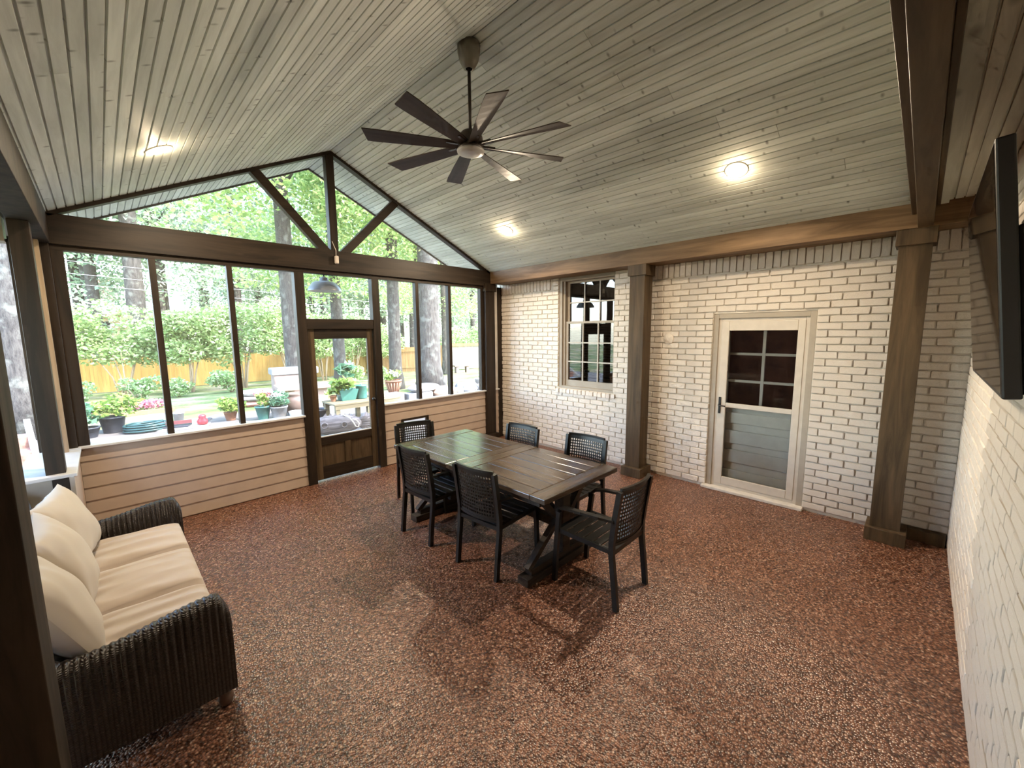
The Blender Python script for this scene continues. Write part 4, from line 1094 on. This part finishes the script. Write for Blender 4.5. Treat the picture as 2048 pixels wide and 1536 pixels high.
v_, q_ = leaves(9000, blobset(222, 26, 4.2, 1.6, 1.7, 0.5, 1.1, 1.9), 0.17, 223)
for i, (x, y) in enumerate([(21.5, 26.0), (24.5, 28.5)]):
    t = thing('broad_shrub', ['broad green shrub mass above the start of the grey fence', 'broad green shrub mass above the far end of the grey fence'][i], 'shrub', (x, y, gz(y)), 0, 'shrubs above the grey fence')
    link('foliage', npmesh('foliage', v_, q_, M['leaf_shrub']), t)
# low ground shrubs
LS = []
for i in range(2):
    v_, q_ = leaves(1500, blobset(150+i, 10, 0.45, 0.35, 0.22, 0.14, 0.26, 0.33), 0.085, 160+i)
    LS.append(npmesh('foliage', v_, q_, M['leaf_shrub']))
stm = MB()
for k in range(5): stm.tube([(0, 0, -0.03), (0.25*math.cos(k*1.3), 0.2*math.sin(k*1.3), 0.35)], 0.012, 5)
stme = stm.mesh('stem', M['stem'], True)
for i, (x, y, s) in enumerate([(-0.9, 22.0, 1.5), (0.9, 21.0, 1.6), (2.2, 22.5, 1.3), (4.1, 22.4, 1.7), (9.2, 21.5, 1.6), (11.4, 23.0, 1.5)]):
    t = thing('low_bush', ORD[i] + ' low pale leaved bush from the left before the fence', 'bush', (x, y, gz(y)-0.02), i, 'low bushes in front of the fence')
    o = link('foliage', LS[i % 2], t); o.scale = (s, s, s*1.05)
    o = link('stem', stme, t); o.scale = (s, s, s)

# fences
M['cedar'] = wood('golden_cedar', (0.18,0.11,0.026), (0.26,0.17,0.048), 'z', 0.7, scale=0.5)
M['cedar2'] = wood('orange_cedar', (0.22,0.12,0.05), (0.31,0.19,0.085), 'z', 0.7, scale=0.5)
M['greyfence'] = wood('weathered_fence', (0.17,0.155,0.12), (0.27,0.25,0.20), 'z', 0.8, scale=0.5)
def fence(a, b_, h, mat, label, front_rails=False, skip=None):
    a, b_ = Vector(a), Vector(b_); d = b_-a; L = d.length; ang = math.atan2(d.y, d.x)
    z0, z1 = gz(a.y), gz(b_.y)
    f = thing('wood_fence', label, 'fence', (a.x, a.y, 0), ang)
    pk = MB(); x = 0.0; r = random.Random(5)
    while x < L-0.1:
        z = z0+(z1-z0)*x/L; hh = h+r.uniform(-0.02, 0.02); o = r.uniform(0, 0.006)
        pk.box(x+0.003, x+0.137, o, 0.018+o, z+0.03, z+hh); x += 0.14
    o = pk.build('picket', M[mat], f); o['kind'] = 'stuff'
    for zz in (0.35, h-0.3):
        yy = -0.045 if front_rails else 0.022
        MB().bar((0, yy+0.02, z0+zz), (L, yy+0.02, z1+zz), 0.04, 0.09).build('rail', M[mat], f)
    n = int(L/2.4)
    for k in range(n+1):
        xx = L*k/max(1, n); z = z0+(z1-z0)*xx/L
        MB().box(xx-0.05, xx+0.05, -0.145 if front_rails else 0.06, -0.045 if front_rails else 0.16, z-0.1, z+h+0.03).build('post', M[mat], f)
fence((-7.5, 30.6), (13.9, 29.0), 1.83, 'cedar', 'long golden board fence across the back of the yard')
fence((13.9, 29.0), (17.4, 25.9), 1.86, 'cedar2', 'orange board fence with rails facing the yard', True)
fence((17.4, 25.9), (17.9, 25.0), 1.86, 'cedar2', 'short orange fence return by the thin trunk', True)
fence((17.9, 25.0), (23.0, 22.0), 1.75, 'greyfence', 'weathered grey board fence at the far right')
tbx = MB().bar((18.3, 24.72, 1.05), (23.0, 21.95, 1.10), 0.05, 0.22).build('fence_top_board', M['cedar2'])
tag(tbx, 'new orange board along the top of the grey fence', 'board')

# neighbouring house
M['roofwhite'] = plain('pale_roof', (0.78,0.76,0.74), 0.7, var=0.05, scale=3)
M['housewall'] = plain('tan_house', (0.50,0.36,0.24), 0.8)
M['chimney'] = plain('brick_chimney', (0.30,0.17,0.13), 0.8)
hs = thing('neighbour_house', 'low neighbouring house with sunlit pale roof behind the fence', 'house', (-1.0, 52, gz(52)))
MB().box(-11, 7, -1.5, 7, 0, 5.2).build('wall', M['housewall'], hs)
MB().prism([(-3.0, 5.0), (3, 7.0), (9.0, 5.0), (9.0, 4.8), (3, 6.8), (-3.0, 4.8)], -12, 8, 'x').build('roof', M['roofwhite'], hs)
MB().box(1.3, 2.3, 0.6, 1.5, 5.3, 8.0).build('chimney', M['chimney'], hs)
MB().box(5.2, 5.8, -0.4, 0.1, 5.4, 6.3).build('roof_vent', M['chimney'], hs)
for k in range(3):
    MB().box(-8+k*4.2, -6.6+k*4.2, -1.54, -1.48, 2.6, 4.2).build('house_window', M['black'], hs)

# power lines
M['wire'] = plain('wire', (0.4,0.4,0.4), 0.4)
for k, (dz, lb) in enumerate(((0, 'highest pale overhead wire crossing behind the screens'), (-0.55, 'middle pale overhead wire crossing behind the screens'), (-1.0, 'lowest pale overhead wire crossing behind the screens'))):
    pts = [(-12+t*4.0, 30, 6.05-0.085*t*4.0/2.2*1.0+0.03*((t-5)/5)**2+dz-0.02*k*t) for t in range(11)]
    tag(MB().tube(pts, 0.009, 5).build('overhead_wire', M['wire'], None, True), lb, 'wire')

# ------------------------------------------------------------------ patio things
def plant_mesh(seed, n, r_, h, size, mat, zc, nb=8, name='foliage', aspect=0.5):
    v_, q_ = leaves(n, blobset(seed, nb, r_*0.7, r_*0.7, h*0.32, r_*0.28, r_*0.5, zc), size, seed+1, aspect=aspect)
    return npmesh(name, v_, q_, M[mat])
M['terracotta'] = plain('terracotta', (0.26,0.125,0.07), 0.75)
M['teal_glaze'] = plain('teal_glaze', (0.045,0.15,0.125), 0.3)
M['blackpot'] = plain('black_pot', (0.03,0.033,0.042), 0.5)
M['whitepot'] = plain('white_pot', (0.22,0.22,0.215), 0.6, bumpv=0.5, scale=40)
M['soil'] = plain('soil', (0.06,0.045,0.03), 0.95)
M['stone'] = plain('pale_stone', (0.17,0.165,0.16), 0.85, var=0.2, scale=9, bumpv=0.5)
M['stone2'] = plain('pinkish_stone', (0.20,0.145,0.12), 0.85, var=0.2, scale=7, bumpv=0.4)
M['oldwood'] = wood('grey_bench', (0.12,0.10,0.06), (0.19,0.165,0.105), 'x', 0.7, scale=0.8)
def pot(name, label, x, y, r0, r1, h, mat, foliage=None, z=0.0, cat='potted plant'):
    t = thing(name, label, cat, (x, y, z))
    MB().lathe([(0.0,0.0),(r0,0.0),(r0*1.02,0.01),(r1,h*0.9),(r1*1.07,h*0.9),(r1*1.07,h),(r1*0.93,h),(r1*0.9,h*0.86)], 24, cap=False).build('pot', M[mat], t, True)
    MB().lathe([(0.0,h*0.84),(r1*0.91,h*0.84)], 24, cap=False).build('soil', M['soil'], t)
    if foliage:
        for f_ in foliage: link(f_.name.split('.')[0], f_, t)
    return t
pot('potted_plant', 'blue green leafy plant in a low pot at the screen corner', -0.33, 11.25, 0.13, 0.18, 0.2, 'blackpot', [plant_mesh(301, 420, 0.34, 0.5, 0.13, 'leaf_teal', 0.42)])
pot('potted_plant', 'spreading green plant in a black nursery pot', 0.03, 11.5, 0.15, 0.20, 0.33, 'blackpot', [plant_mesh(302, 700, 0.48, 0.45, 0.10, 'leaf_lime', 0.55)])
pot('potted_plant', 'lime leaved plant in a small terracotta pot', 1.96, 11.1, 0.09, 0.13, 0.20, 'terracotta', [plant_mesh(303, 500, 0.36, 0.4, 0.10, 'leaf_lime', 0.34)])
pot('potted_plant', 'orange red flowers in a teal glazed pot', 2.50, 10.6, 0.10, 0.155, 0.32, 'teal_glaze', [plant_mesh(304, 420, 0.24, 0.4, 0.07, 'leaf_lime', 0.46), plant_mesh(305, 130, 0.2, 0.3, 0.05, 'petal_red', 0.58, name='blossoms')])
pot('potted_plant', 'grassy white flowered plant in a pale square patterned pot', 2.80, 10.48, 0.13, 0.175, 0.29, 'whitepot', [plant_mesh(306, 700, 0.26, 0.6, 0.12, 'leaf_teal', 0.50, aspect=0.2), plant_mesh(307, 120, 0.24, 0.4, 0.04, 'petal_white', 0.62, name='blossoms')])
M['urn'] = plain('brown_urn', (0.13,0.09,0.07), 0.5)
t = thing('garden_urn', 'large brown glazed urn behind the white bowl', 'urn', (3.25, 10.75, 0))
MB().lathe([(0.0,0),(0.16,0),(0.26,0.14),(0.31,0.30),(0.28,0.42),(0.22,0.48),(0.26,0.52),(0.24,0.52),(0.20,0.46),(0.0,0.40)], 28, cap=False).build('body', M['urn'], t, True)
M['whitebowl'] = plain('white_bowl', (0.38,0.37,0.35), 0.5)
tag(MB().lathe([(0.0,0),(0.10,0),(0.13,0.05),(0.16,0.16),(0.15,0.16),(0.0,0.10)], 24, (3.10, 10.28, 0), cap=False).build('white_bowl', M['whitebowl'], None, True), 'white bowl standing beside the brown urn', 'bowl')
# soil bags
def bag(x, y, z, lx, ly, h, mat, label, rz=0.0, grp=None):
    mb = MB(); n1, n2 = 16, 12
    def f(u_, v_, s):
        e = max((1-abs(2*u_-1)**4)*(1-abs(2*v_-1)**4), 0)**0.5
        return ((u_-.5)*lx, (v_-.5)*ly*(0.9+0.1*e), h/2 + s*h/2*e + (0.012*math.sin(9*u_+4*v_)*e))
    F = [f(i/n1, j/n2, 1) for i in range(n1+1) for j in range(n2+1)]; B = [f(i/n1, j/n2, -1) for i in range(n1+1) for j in range(n2+1)]
    k = n2+1; m_ = len(F)
    mb.add(F+B, [(i*k+j, (i+1)*k+j, (i+1)*k+j+1, i*k+j+1) for i in range(n1) for j in range(n2)] + [(m_+i*k+j+1, m_+(i+1)*k+j+1, m_+(i+1)*k+j, m_+i*k+j) for i in range(n1) for j in range(n2)])
    o = mb.build('garden_bag', M[mat], None, True); o.location = (x, y, z); o.rotation_euler.z = rz
    return tag(o, label, 'bag', grp)
M['bag_red'] = plain('red_bag', (0.26,0.10,0.085), 0.5, var=0.4, scale=6)
M['bag_grey'] = plain('grey_bag', (0.15,0.14,0.135), 0.5, var=0.4, scale=6)
M['bag_silver'] = plain('silver_bag', (0.32,0.31,0.30), 0.4, var=0.35, scale=6)
bz = gz(13.7)-0.02
bag(3.1, 13.75, bz, 1.0, 0.6, 0.17, 'bag_red', 'red soil bag at the bottom of the stack', -0.3, 'stacked soil bags')
bag(3.1, 13.75, bz+0.165, 0.95, 0.58, 0.15, 'bag_grey', 'dark grey soil bag in the middle of the stack', -0.22, 'stacked soil bags')
bag(3.15, 13.8, bz+0.31, 0.95, 0.58, 0.18, 'bag_silver', 'silver soil bag on top of the stack', -0.35, 'stacked soil bags')
# slab table with grey chest
z_ = gz(13.3)-0.02
t = thing('stone_table', 'wide pinkish stone slab table beyond the potted flowers', 'stone table', (4.25, 13.2, z_), R(-8))
MB().box(-0.75, 0.75, -0.45, 0.45, 0.44, 0.56).build('slab', M['stone2'], t, bevel=0.02)
for sx in (-0.45, 0.45): MB().box(sx-0.15, sx+0.15, -0.3, 0.3, 0.0, 0.44).build('pedestal', M['stone2'], t, bevel=0.02)
t = thing('grill_lid_box', 'long pale grey weathered box standing behind the slab table', 'box', (4.35, 14.35, gz(14.35)-0.02), R(-6))
MB().box(-0.62, 0.62, -0.28, 0.28, 0.0, 0.86).build('body', M['stone2'], t, bevel=0.03)
MB().box(-0.68, 0.68, -0.33, 0.33, 0.86, 1.08).build('lid', M['stone'], t, bevel=0.04)
# hose coil
M['hose'] = plain('teal_hose', (0.02,0.06,0.06), 0.4)
pts = []
for i in range(260):
    a = i*0.34; k = i/260
    pts.append(((0.16+0.18*abs(math.sin(k*9)))*math.cos(a)*1.05, (0.16+0.18*abs(math.sin(k*9)))*math.sin(a)*0.85, 0.02+0.19*k*(1-0.3*abs(math.sin(k*9)))))
hz = MB().tube(pts, 0.017, 6).build('garden_hose', M['hose'], None, True); hz.location = (0.52, 11.15, 0.0)
tag(hz, 'coiled dark teal garden hose heaped on the patio', 'hose')
# tray, red scoop and bucket
M['redplastic'] = plain('red_plastic', (0.42,0.03,0.04), 0.4)
M['darkred'] = plain('dark_red_wood', (0.16,0.05,0.05), 0.5)
t = thing('garden_tray', 'black and white tray of garden tools beside the hose', 'tray', (1.10, 10.95, 0), R(-20))
MB().box(-0.42, 0.42, -0.20, 0.20, 0.0, 0.03).build('board', M['whitebowl'], t, bevel=0.005)
MB().box(-0.40, 0.10, -0.15, 0.15, 0.03, 0.07).build('black_tray', M['blackpot'], t, bevel=0.01)
t = thing('folding_saw', 'dark red handled tool lying on the garden tray', 'tool', (0.98, 10.95, 0.072), R(-14))
MB().bar((-0.28,0,0.05),(0.25,0,0.06), 0.05, 0.07).build('handle', M['darkred'], t)
MB().bar((-0.34,0,0.04),(-0.22,0,0.04), 0.07, 0.08).build('end_grip', M['blackpot'], t)
t = thing('red_scoop', 'bright red plastic scoop tipped on the garden tray end', 'scoop', (1.40, 10.84, 0.032), R(30))
MB().lathe([(0.03,0.0),(0.09,0.02),(0.10,0.09),(0.06,0.15),(0.075,0.18),(0.05,0.22),(0.0,0.23)], 12, cap=False).build('body', M['redplastic'], t, True)
MB().bar((0.06,0,0.05),(0.18,0,0.10), 0.10, 0.03).build('blade', M['blackpot'], t)
t = thing('small_bucket', 'small grey bucket on the lawn edge behind the tray', 'bucket', (1.10, 11.8, 0.0))
MB().lathe([(0.0,0),(0.085,0),(0.105,0.19),(0.112,0.19),(0.112,0.205),(0.09,0.205),(0.08,0.02),(0.0,0.02)], 20, cap=False).build('body', M['galv'], t, True)
# pink flower bed
t = thing('flower_bed', 'bed of pink flowers edged in terracotta beyond the black pot', 'flower bed', (-0.1, 15.6, gz(15.6)-0.02))
v_, q_ = leaves(4200, [(a*0.42-1.1, 0, 0.26, 0.36, 0.42, 0.13, 1) for a in range(6)], 0.075, 333)
link('blossoms', npmesh('blossoms', v_, q_, M['petal_pink']), t)
v_, q_ = leaves(1200, [(a*0.42-1.1, 0, 0.18, 0.36, 0.42, 0.12, 1) for a in range(6)], 0.09, 334)
link('foliage', npmesh('foliage', v_, q_, M['leaf_shrub']), t)
MB().box(-1.5, 1.45, -0.5, -0.44, 0.0, 0.16).build('edging', M['terracotta'], t, bevel=0.01)
# bench table with pots outside the door
t = thing('garden_bench', 'weathered wooden potting bench outside the screen door', 'bench', (4.12, 8.95, 0))
for k in range(5): MB().box(-0.78, 0.78, -0.36+k*0.145, -0.36+k*0.145+0.138, 0.44, 0.475).build('top_board', M['oldwood'], t, bevel=0.003)
MB().box(-0.76, 0.76, -0.35, -0.32, 0.35, 0.44).build('apron', M['oldwood'], t)
MB().box(-0.76, 0.76, 0.32, 0.35, 0.35, 0.44).build('apron', M['oldwood'], t)
for sx in (-0.70, 0.0, 0.70):
    for s2 in (-0.29, 0.29): MB().box(sx-0.045, sx+0.045, s2-0.045, s2+0.045, 0.0, 0.44).build('leg', M['oldwood'], t, bevel=0.003)
t = thing('planter_box', 'teal planter with bold leaves on the potting bench', 'planter', (3.80, 9.05, 0.476))
MB().add([(-0.15,-0.12,0),(0.15,-0.12,0),(0.15,0.12,0),(-0.15,0.12,0),(-0.21,-0.16,0.24),(0.21,-0.16,0.24),(0.21,0.16,0.24),(-0.21,0.16,0.24),(-0.18,-0.13,0.24),(0.18,-0.13,0.24),(0.18,0.13,0.24),(-0.18,0.13,0.24),(-0.17,-0.12,0.20),(0.17,-0.12,0.20),(0.17,0.12,0.20),(-0.17,0.12,0.20)],
         [(0,3,2,1),(0,1,5,4),(1,2,6,5),(2,3,7,6),(3,0,4,7),(4,5,9,8),(5,6,10,9),(6,7,11,10),(7,4,8,11),(8,9,13,12),(9,10,14,13),(10,11,15,14),(11,8,12,15),(12,13,14,15)]).build('box', M['teal_glaze'], t)
link('foliage', plant_mesh(340, 150, 0.30, 0.5, 0.20, 'leaf_lime', 0.42), t)
link('foliage', plant_mesh(342, 60, 0.25, 0.6, 0.22, 'leaf_teal', 0.62), t)
for i, (x, y, lb) in enumerate(((4.12, 9.0, 'tall mottled teal canister left on the potting bench'), (4.48, 9.05, 'tall mottled teal canister right on the potting bench'))):
    t = thing('garden_canister', lb, 'canister', (x, y, 0.476), 0, 'canisters on the potting bench')
    MB().lathe([(0.0,0),(0.115,0),(0.12,0.02),(0.118,0.28),(0.126,0.285),(0.126,0.305),(0.10,0.31),(0.0,0.315)], 24, cap=False).build('body', M['teal_glaze'], t, True)
    MB().lathe([(0.0,0.315),(0.02,0.316),(0.022,0.35),(0.0,0.36)], 12, cap=False).build('knob', M['galv'], t, True)
t = pot('potted_plant', 'leafy plant in a tiny clay pot on the bench corner', 3.50, 9.05, 0.05, 0.075, 0.13, 'terracotta', [plant_mesh(350, 160, 0.16, 0.3, 0.10, 'leaf_lime', 0.24)], z=0.476)
pot('nursery_pot', 'empty black nursery pot under the bench end', 3.30, 9.35, 0.13, 0.18, 0.30, 'blackpot', None, cat='pot')
# carved fish
M['carved'] = wood('carved_grey_wood', (0.11,0.092,0.085), (0.30,0.26,0.24), 'x', 0.8, scale=2.5, bumpv=0.9)
fz = thing('carved_fish', 'large carved grey wooden fish lying outside the screen door', 'sculpture', (3.22, 7.93, 0), math.atan2(-0.27, 0.80))
prof = [(-0.62,0.01),(-0.58,0.09),(-0.48,0.145),(-0.30,0.185),(-0.10,0.19),(0.10,0.17),(0.25,0.125),(0.34,0.09)]
mb = MB(); n = 18
for x, r_ in prof:
    for k in range(n):
        a = 2*math.pi*k/n; mb.v.append((x, r_*0.62*math.cos(a), 0.19+r_*math.sin(a)))
for i in range(len(prof)-1):
    for k in range(n): mb.f.append((i*n+k, i*n+(k+1) % n, (i+1)*n+(k+1) % n, (i+1)*n+k))
mb.f.append(tuple(range(n-1, -1, -1))); mb.f.append(tuple(range((len(prof)-1)*n, len(prof)*n)))
mb.build('body', M['carved'], fz, True)
for s in (1, -1):
    tl = MB()
    for k in range(4):
        a = R(8+17*k)*s; L = 0.36-0.02*k
        tl.tube([(0.28, 0, 0.19+0.02*s), (0.28+L*0.6*math.cos(a*0.7), 0, 0.19+L*0.6*math.sin(a*0.7)), (0.30+L*math.cos(a), 0, max(0.04, 0.19+L*math.sin(a)*0.75))], [0.05, 0.05, 0.02], 8)
    tl.build('tail_lobe', M['carved'], fz, True)
for k in range(7):
    MB().add([(-0.34+k*0.085,-0.02,0.37-0.006*k),(-0.27+k*0.085,-0.02,0.365-0.006*k),(-0.29+k*0.085,0,0.43-0.008*k),(-0.34+k*0.085,0.02,0.37-0.006*k),(-0.27+k*0.085,0.02,0.365-0.006*k)], [(0,1,2),(4,3,2),(3,0,2),(1,4,2),(0,3,4,1)]).build('dorsal_spine', M['carved'], fz)
ring = [(-0.33+0.055*math.cos(t), -0.118, 0.21+0.055*math.sin(t)) for t in [2*math.pi*k/16 for k in range(17)]]
MB().tube(ring, 0.012, 6).build('eye_ring', M['carved'], fz, True)
ring = [(0.02+0.05*math.cos(t), -0.125, 0.20+0.055*math.sin(t)) for t in [2*math.pi*k/16 for k in range(17)]]
MB().tube(ring, 0.011, 6).build('fin_ring', M['carved'], fz, True)
M['rope'] = plain('rope', (0.70,0.62,0.45), 0.8)
rp = [(0.02,-0.03,0.375),(0.12,-0.13,0.33),(0.18,-0.16,0.24),(0.22,-0.15,0.15),(0.27,-0.14,0.13),(0.29,-0.13,0.20),(0.24,-0.13,0.27),(0.17,-0.12,0.30)]
MB().tube(rp, 0.011, 6).build('rope_loop', M['rope'], fz, True)
# right hand side stone things
t = pot('garden_urn', 'ribbed terracotta urn with white flowers by the lichen trunk', 6.55, 12.2-0.25, 0.12, 0.25, 0.46, 'terracotta', [plant_mesh(360, 420, 0.34, 0.4, 0.10, 'leaf_lime', 0.62), plant_mesh(361, 200, 0.3, 0.35, 0.06, 'petal_white', 0.68, name='blossoms')])
for k in range(16):
    a = 2*math.pi*k/16
    MB().tube([(0.13*math.cos(a), 0.13*math.sin(a), 0.02), (0.245*math.cos(a), 0.245*math.sin(a), 0.38)], [0.012, 0.022], 6).build('rib', M['terracotta'], t, True)
def slabstone(x, y, lx, ly, h, rz, label, z=0.0):
    o = MB().box(-lx/2, lx/2, -ly/2, ly/2, 0, h).build('stone_block', M['stone'], None, bevel=0.03); o.location = (x, y, z); o.rotation_euler.z = rz
    return tag(o, label, 'stone block', 'cut stone blocks on the patio')
slabstone(5.62, 10.55, 0.78, 0.42, 0.26, 0.05, 'cut pale stone block against the door side')
slabstone(6.50, 10.45, 0.80, 0.42, 0.22, -0.05, 'cut pale stone block carrying the grey bag')
def rock(x, y, z, sx, sy_, sz, mat, label, seed, name='boulder', grp=None):
    r = random.Random(seed); mb = MB(); n, mth = 14, 9; vs = []
    for j in range(mth+1):
        ph = math.pi*j/mth
        for i in range(n):
            th = 2*math.pi*i/n; q = 1+0.10*math.sin(3*th+seed)+0.08*math.sin(5*ph+seed*2)+r.uniform(-0.04, 0.04)
            vs.append((sx*q*math.sin(ph)*math.cos(th), sy_*q*math.sin(ph)*math.sin(th), sz+sz*0.98*math.cos(ph)))
    mb.add(vs, [(j*n+i, (j+1)*n+i, (j+1)*n+(i+1) % n, j*n+(i+1) % n) for j in range(mth) for i in range(n)])
    o = mb.build(name, M[mat], None, True); o.location = (x, y, z); return tag(o, label, 'rock', grp)
bag(6.72, 10.45, 0.222, 0.95, 0.48, 0.22, 'bag_silver', 'grey white sack lying on the pale stone block', 0.1)
M['bag_tan'] = plain('tan_bag', (0.32,0.21,0.155), 0.6, var=0.15)
bag(7.42, 10.45, 0.0, 0.85, 0.5, 0.30, 'bag_tan', 'tan sack slumped on the patio under the thickest oak', -0.1)
for k, (x, y, s) in enumerate(((7.95, 10.35, 0.20), (8.25, 10.25, 0.23), (8.55, 10.35, 0.19), (8.80, 10.3, 0.22), (8.35, 10.75, 0.26), (8.75, 10.8, 0.28))):
    rock(x, y, 0.0, s*0.9, s*0.8, s*0.62, 'stone', ORD[k] + ' pale rock counted from the tan sack in the heap', k+11, grp='heap of pale rocks')
t = thing('grey_bucket', 'grey bucket standing behind the heap of pale rocks', 'bucket', (9.25, 10.85, 0.0))
MB().lathe([(0.0,0),(0.13,0),(0.165,0.34),(0.175,0.34),(0.175,0.36),(0.15,0.36),(0.12,0.03),(0.0,0.03)], 22, cap=False).build('body', M['galv'], t, True)
t = thing('stone_bench', 'small stone bench on the far lawn by the grey fence', 'bench', (16.1, 20.6, gz(20.6)-0.02), R(-15))
MB().box(-0.55, 0.55, -0.2, 0.2, 0.40, 0.50).build('seat', M['stone2'], t, bevel=0.02)
for sx in (-0.35, 0.35): MB().box(sx-0.09, sx+0.09, -0.15, 0.15, 0, 0.40).build('leg', M['stone2'], t, bevel=0.02)
# brick steps with white edges far left
M['redbrick'] = plain('red_brick', (0.24,0.13,0.10), 0.85, var=0.35, scale=14)
t = thing('garden_steps', 'brick garden steps with white edges outside the left side', 'steps', (-1.35, 9.0, -0.14), R(8))
for k in range(3):
    MB().box(-0.9, 0.55, 0.35*k, 0.35*(k+1), 0.0, 0.18*(k+1)).build('step', M['redbrick'], t, bevel=0.01)
for sx in (-0.93, 0.55): MB().bar((sx, -0.1, 0.05), (sx, 1.1, 0.72), 0.07, 0.10).build('white_edge', M['whitebowl'], t)
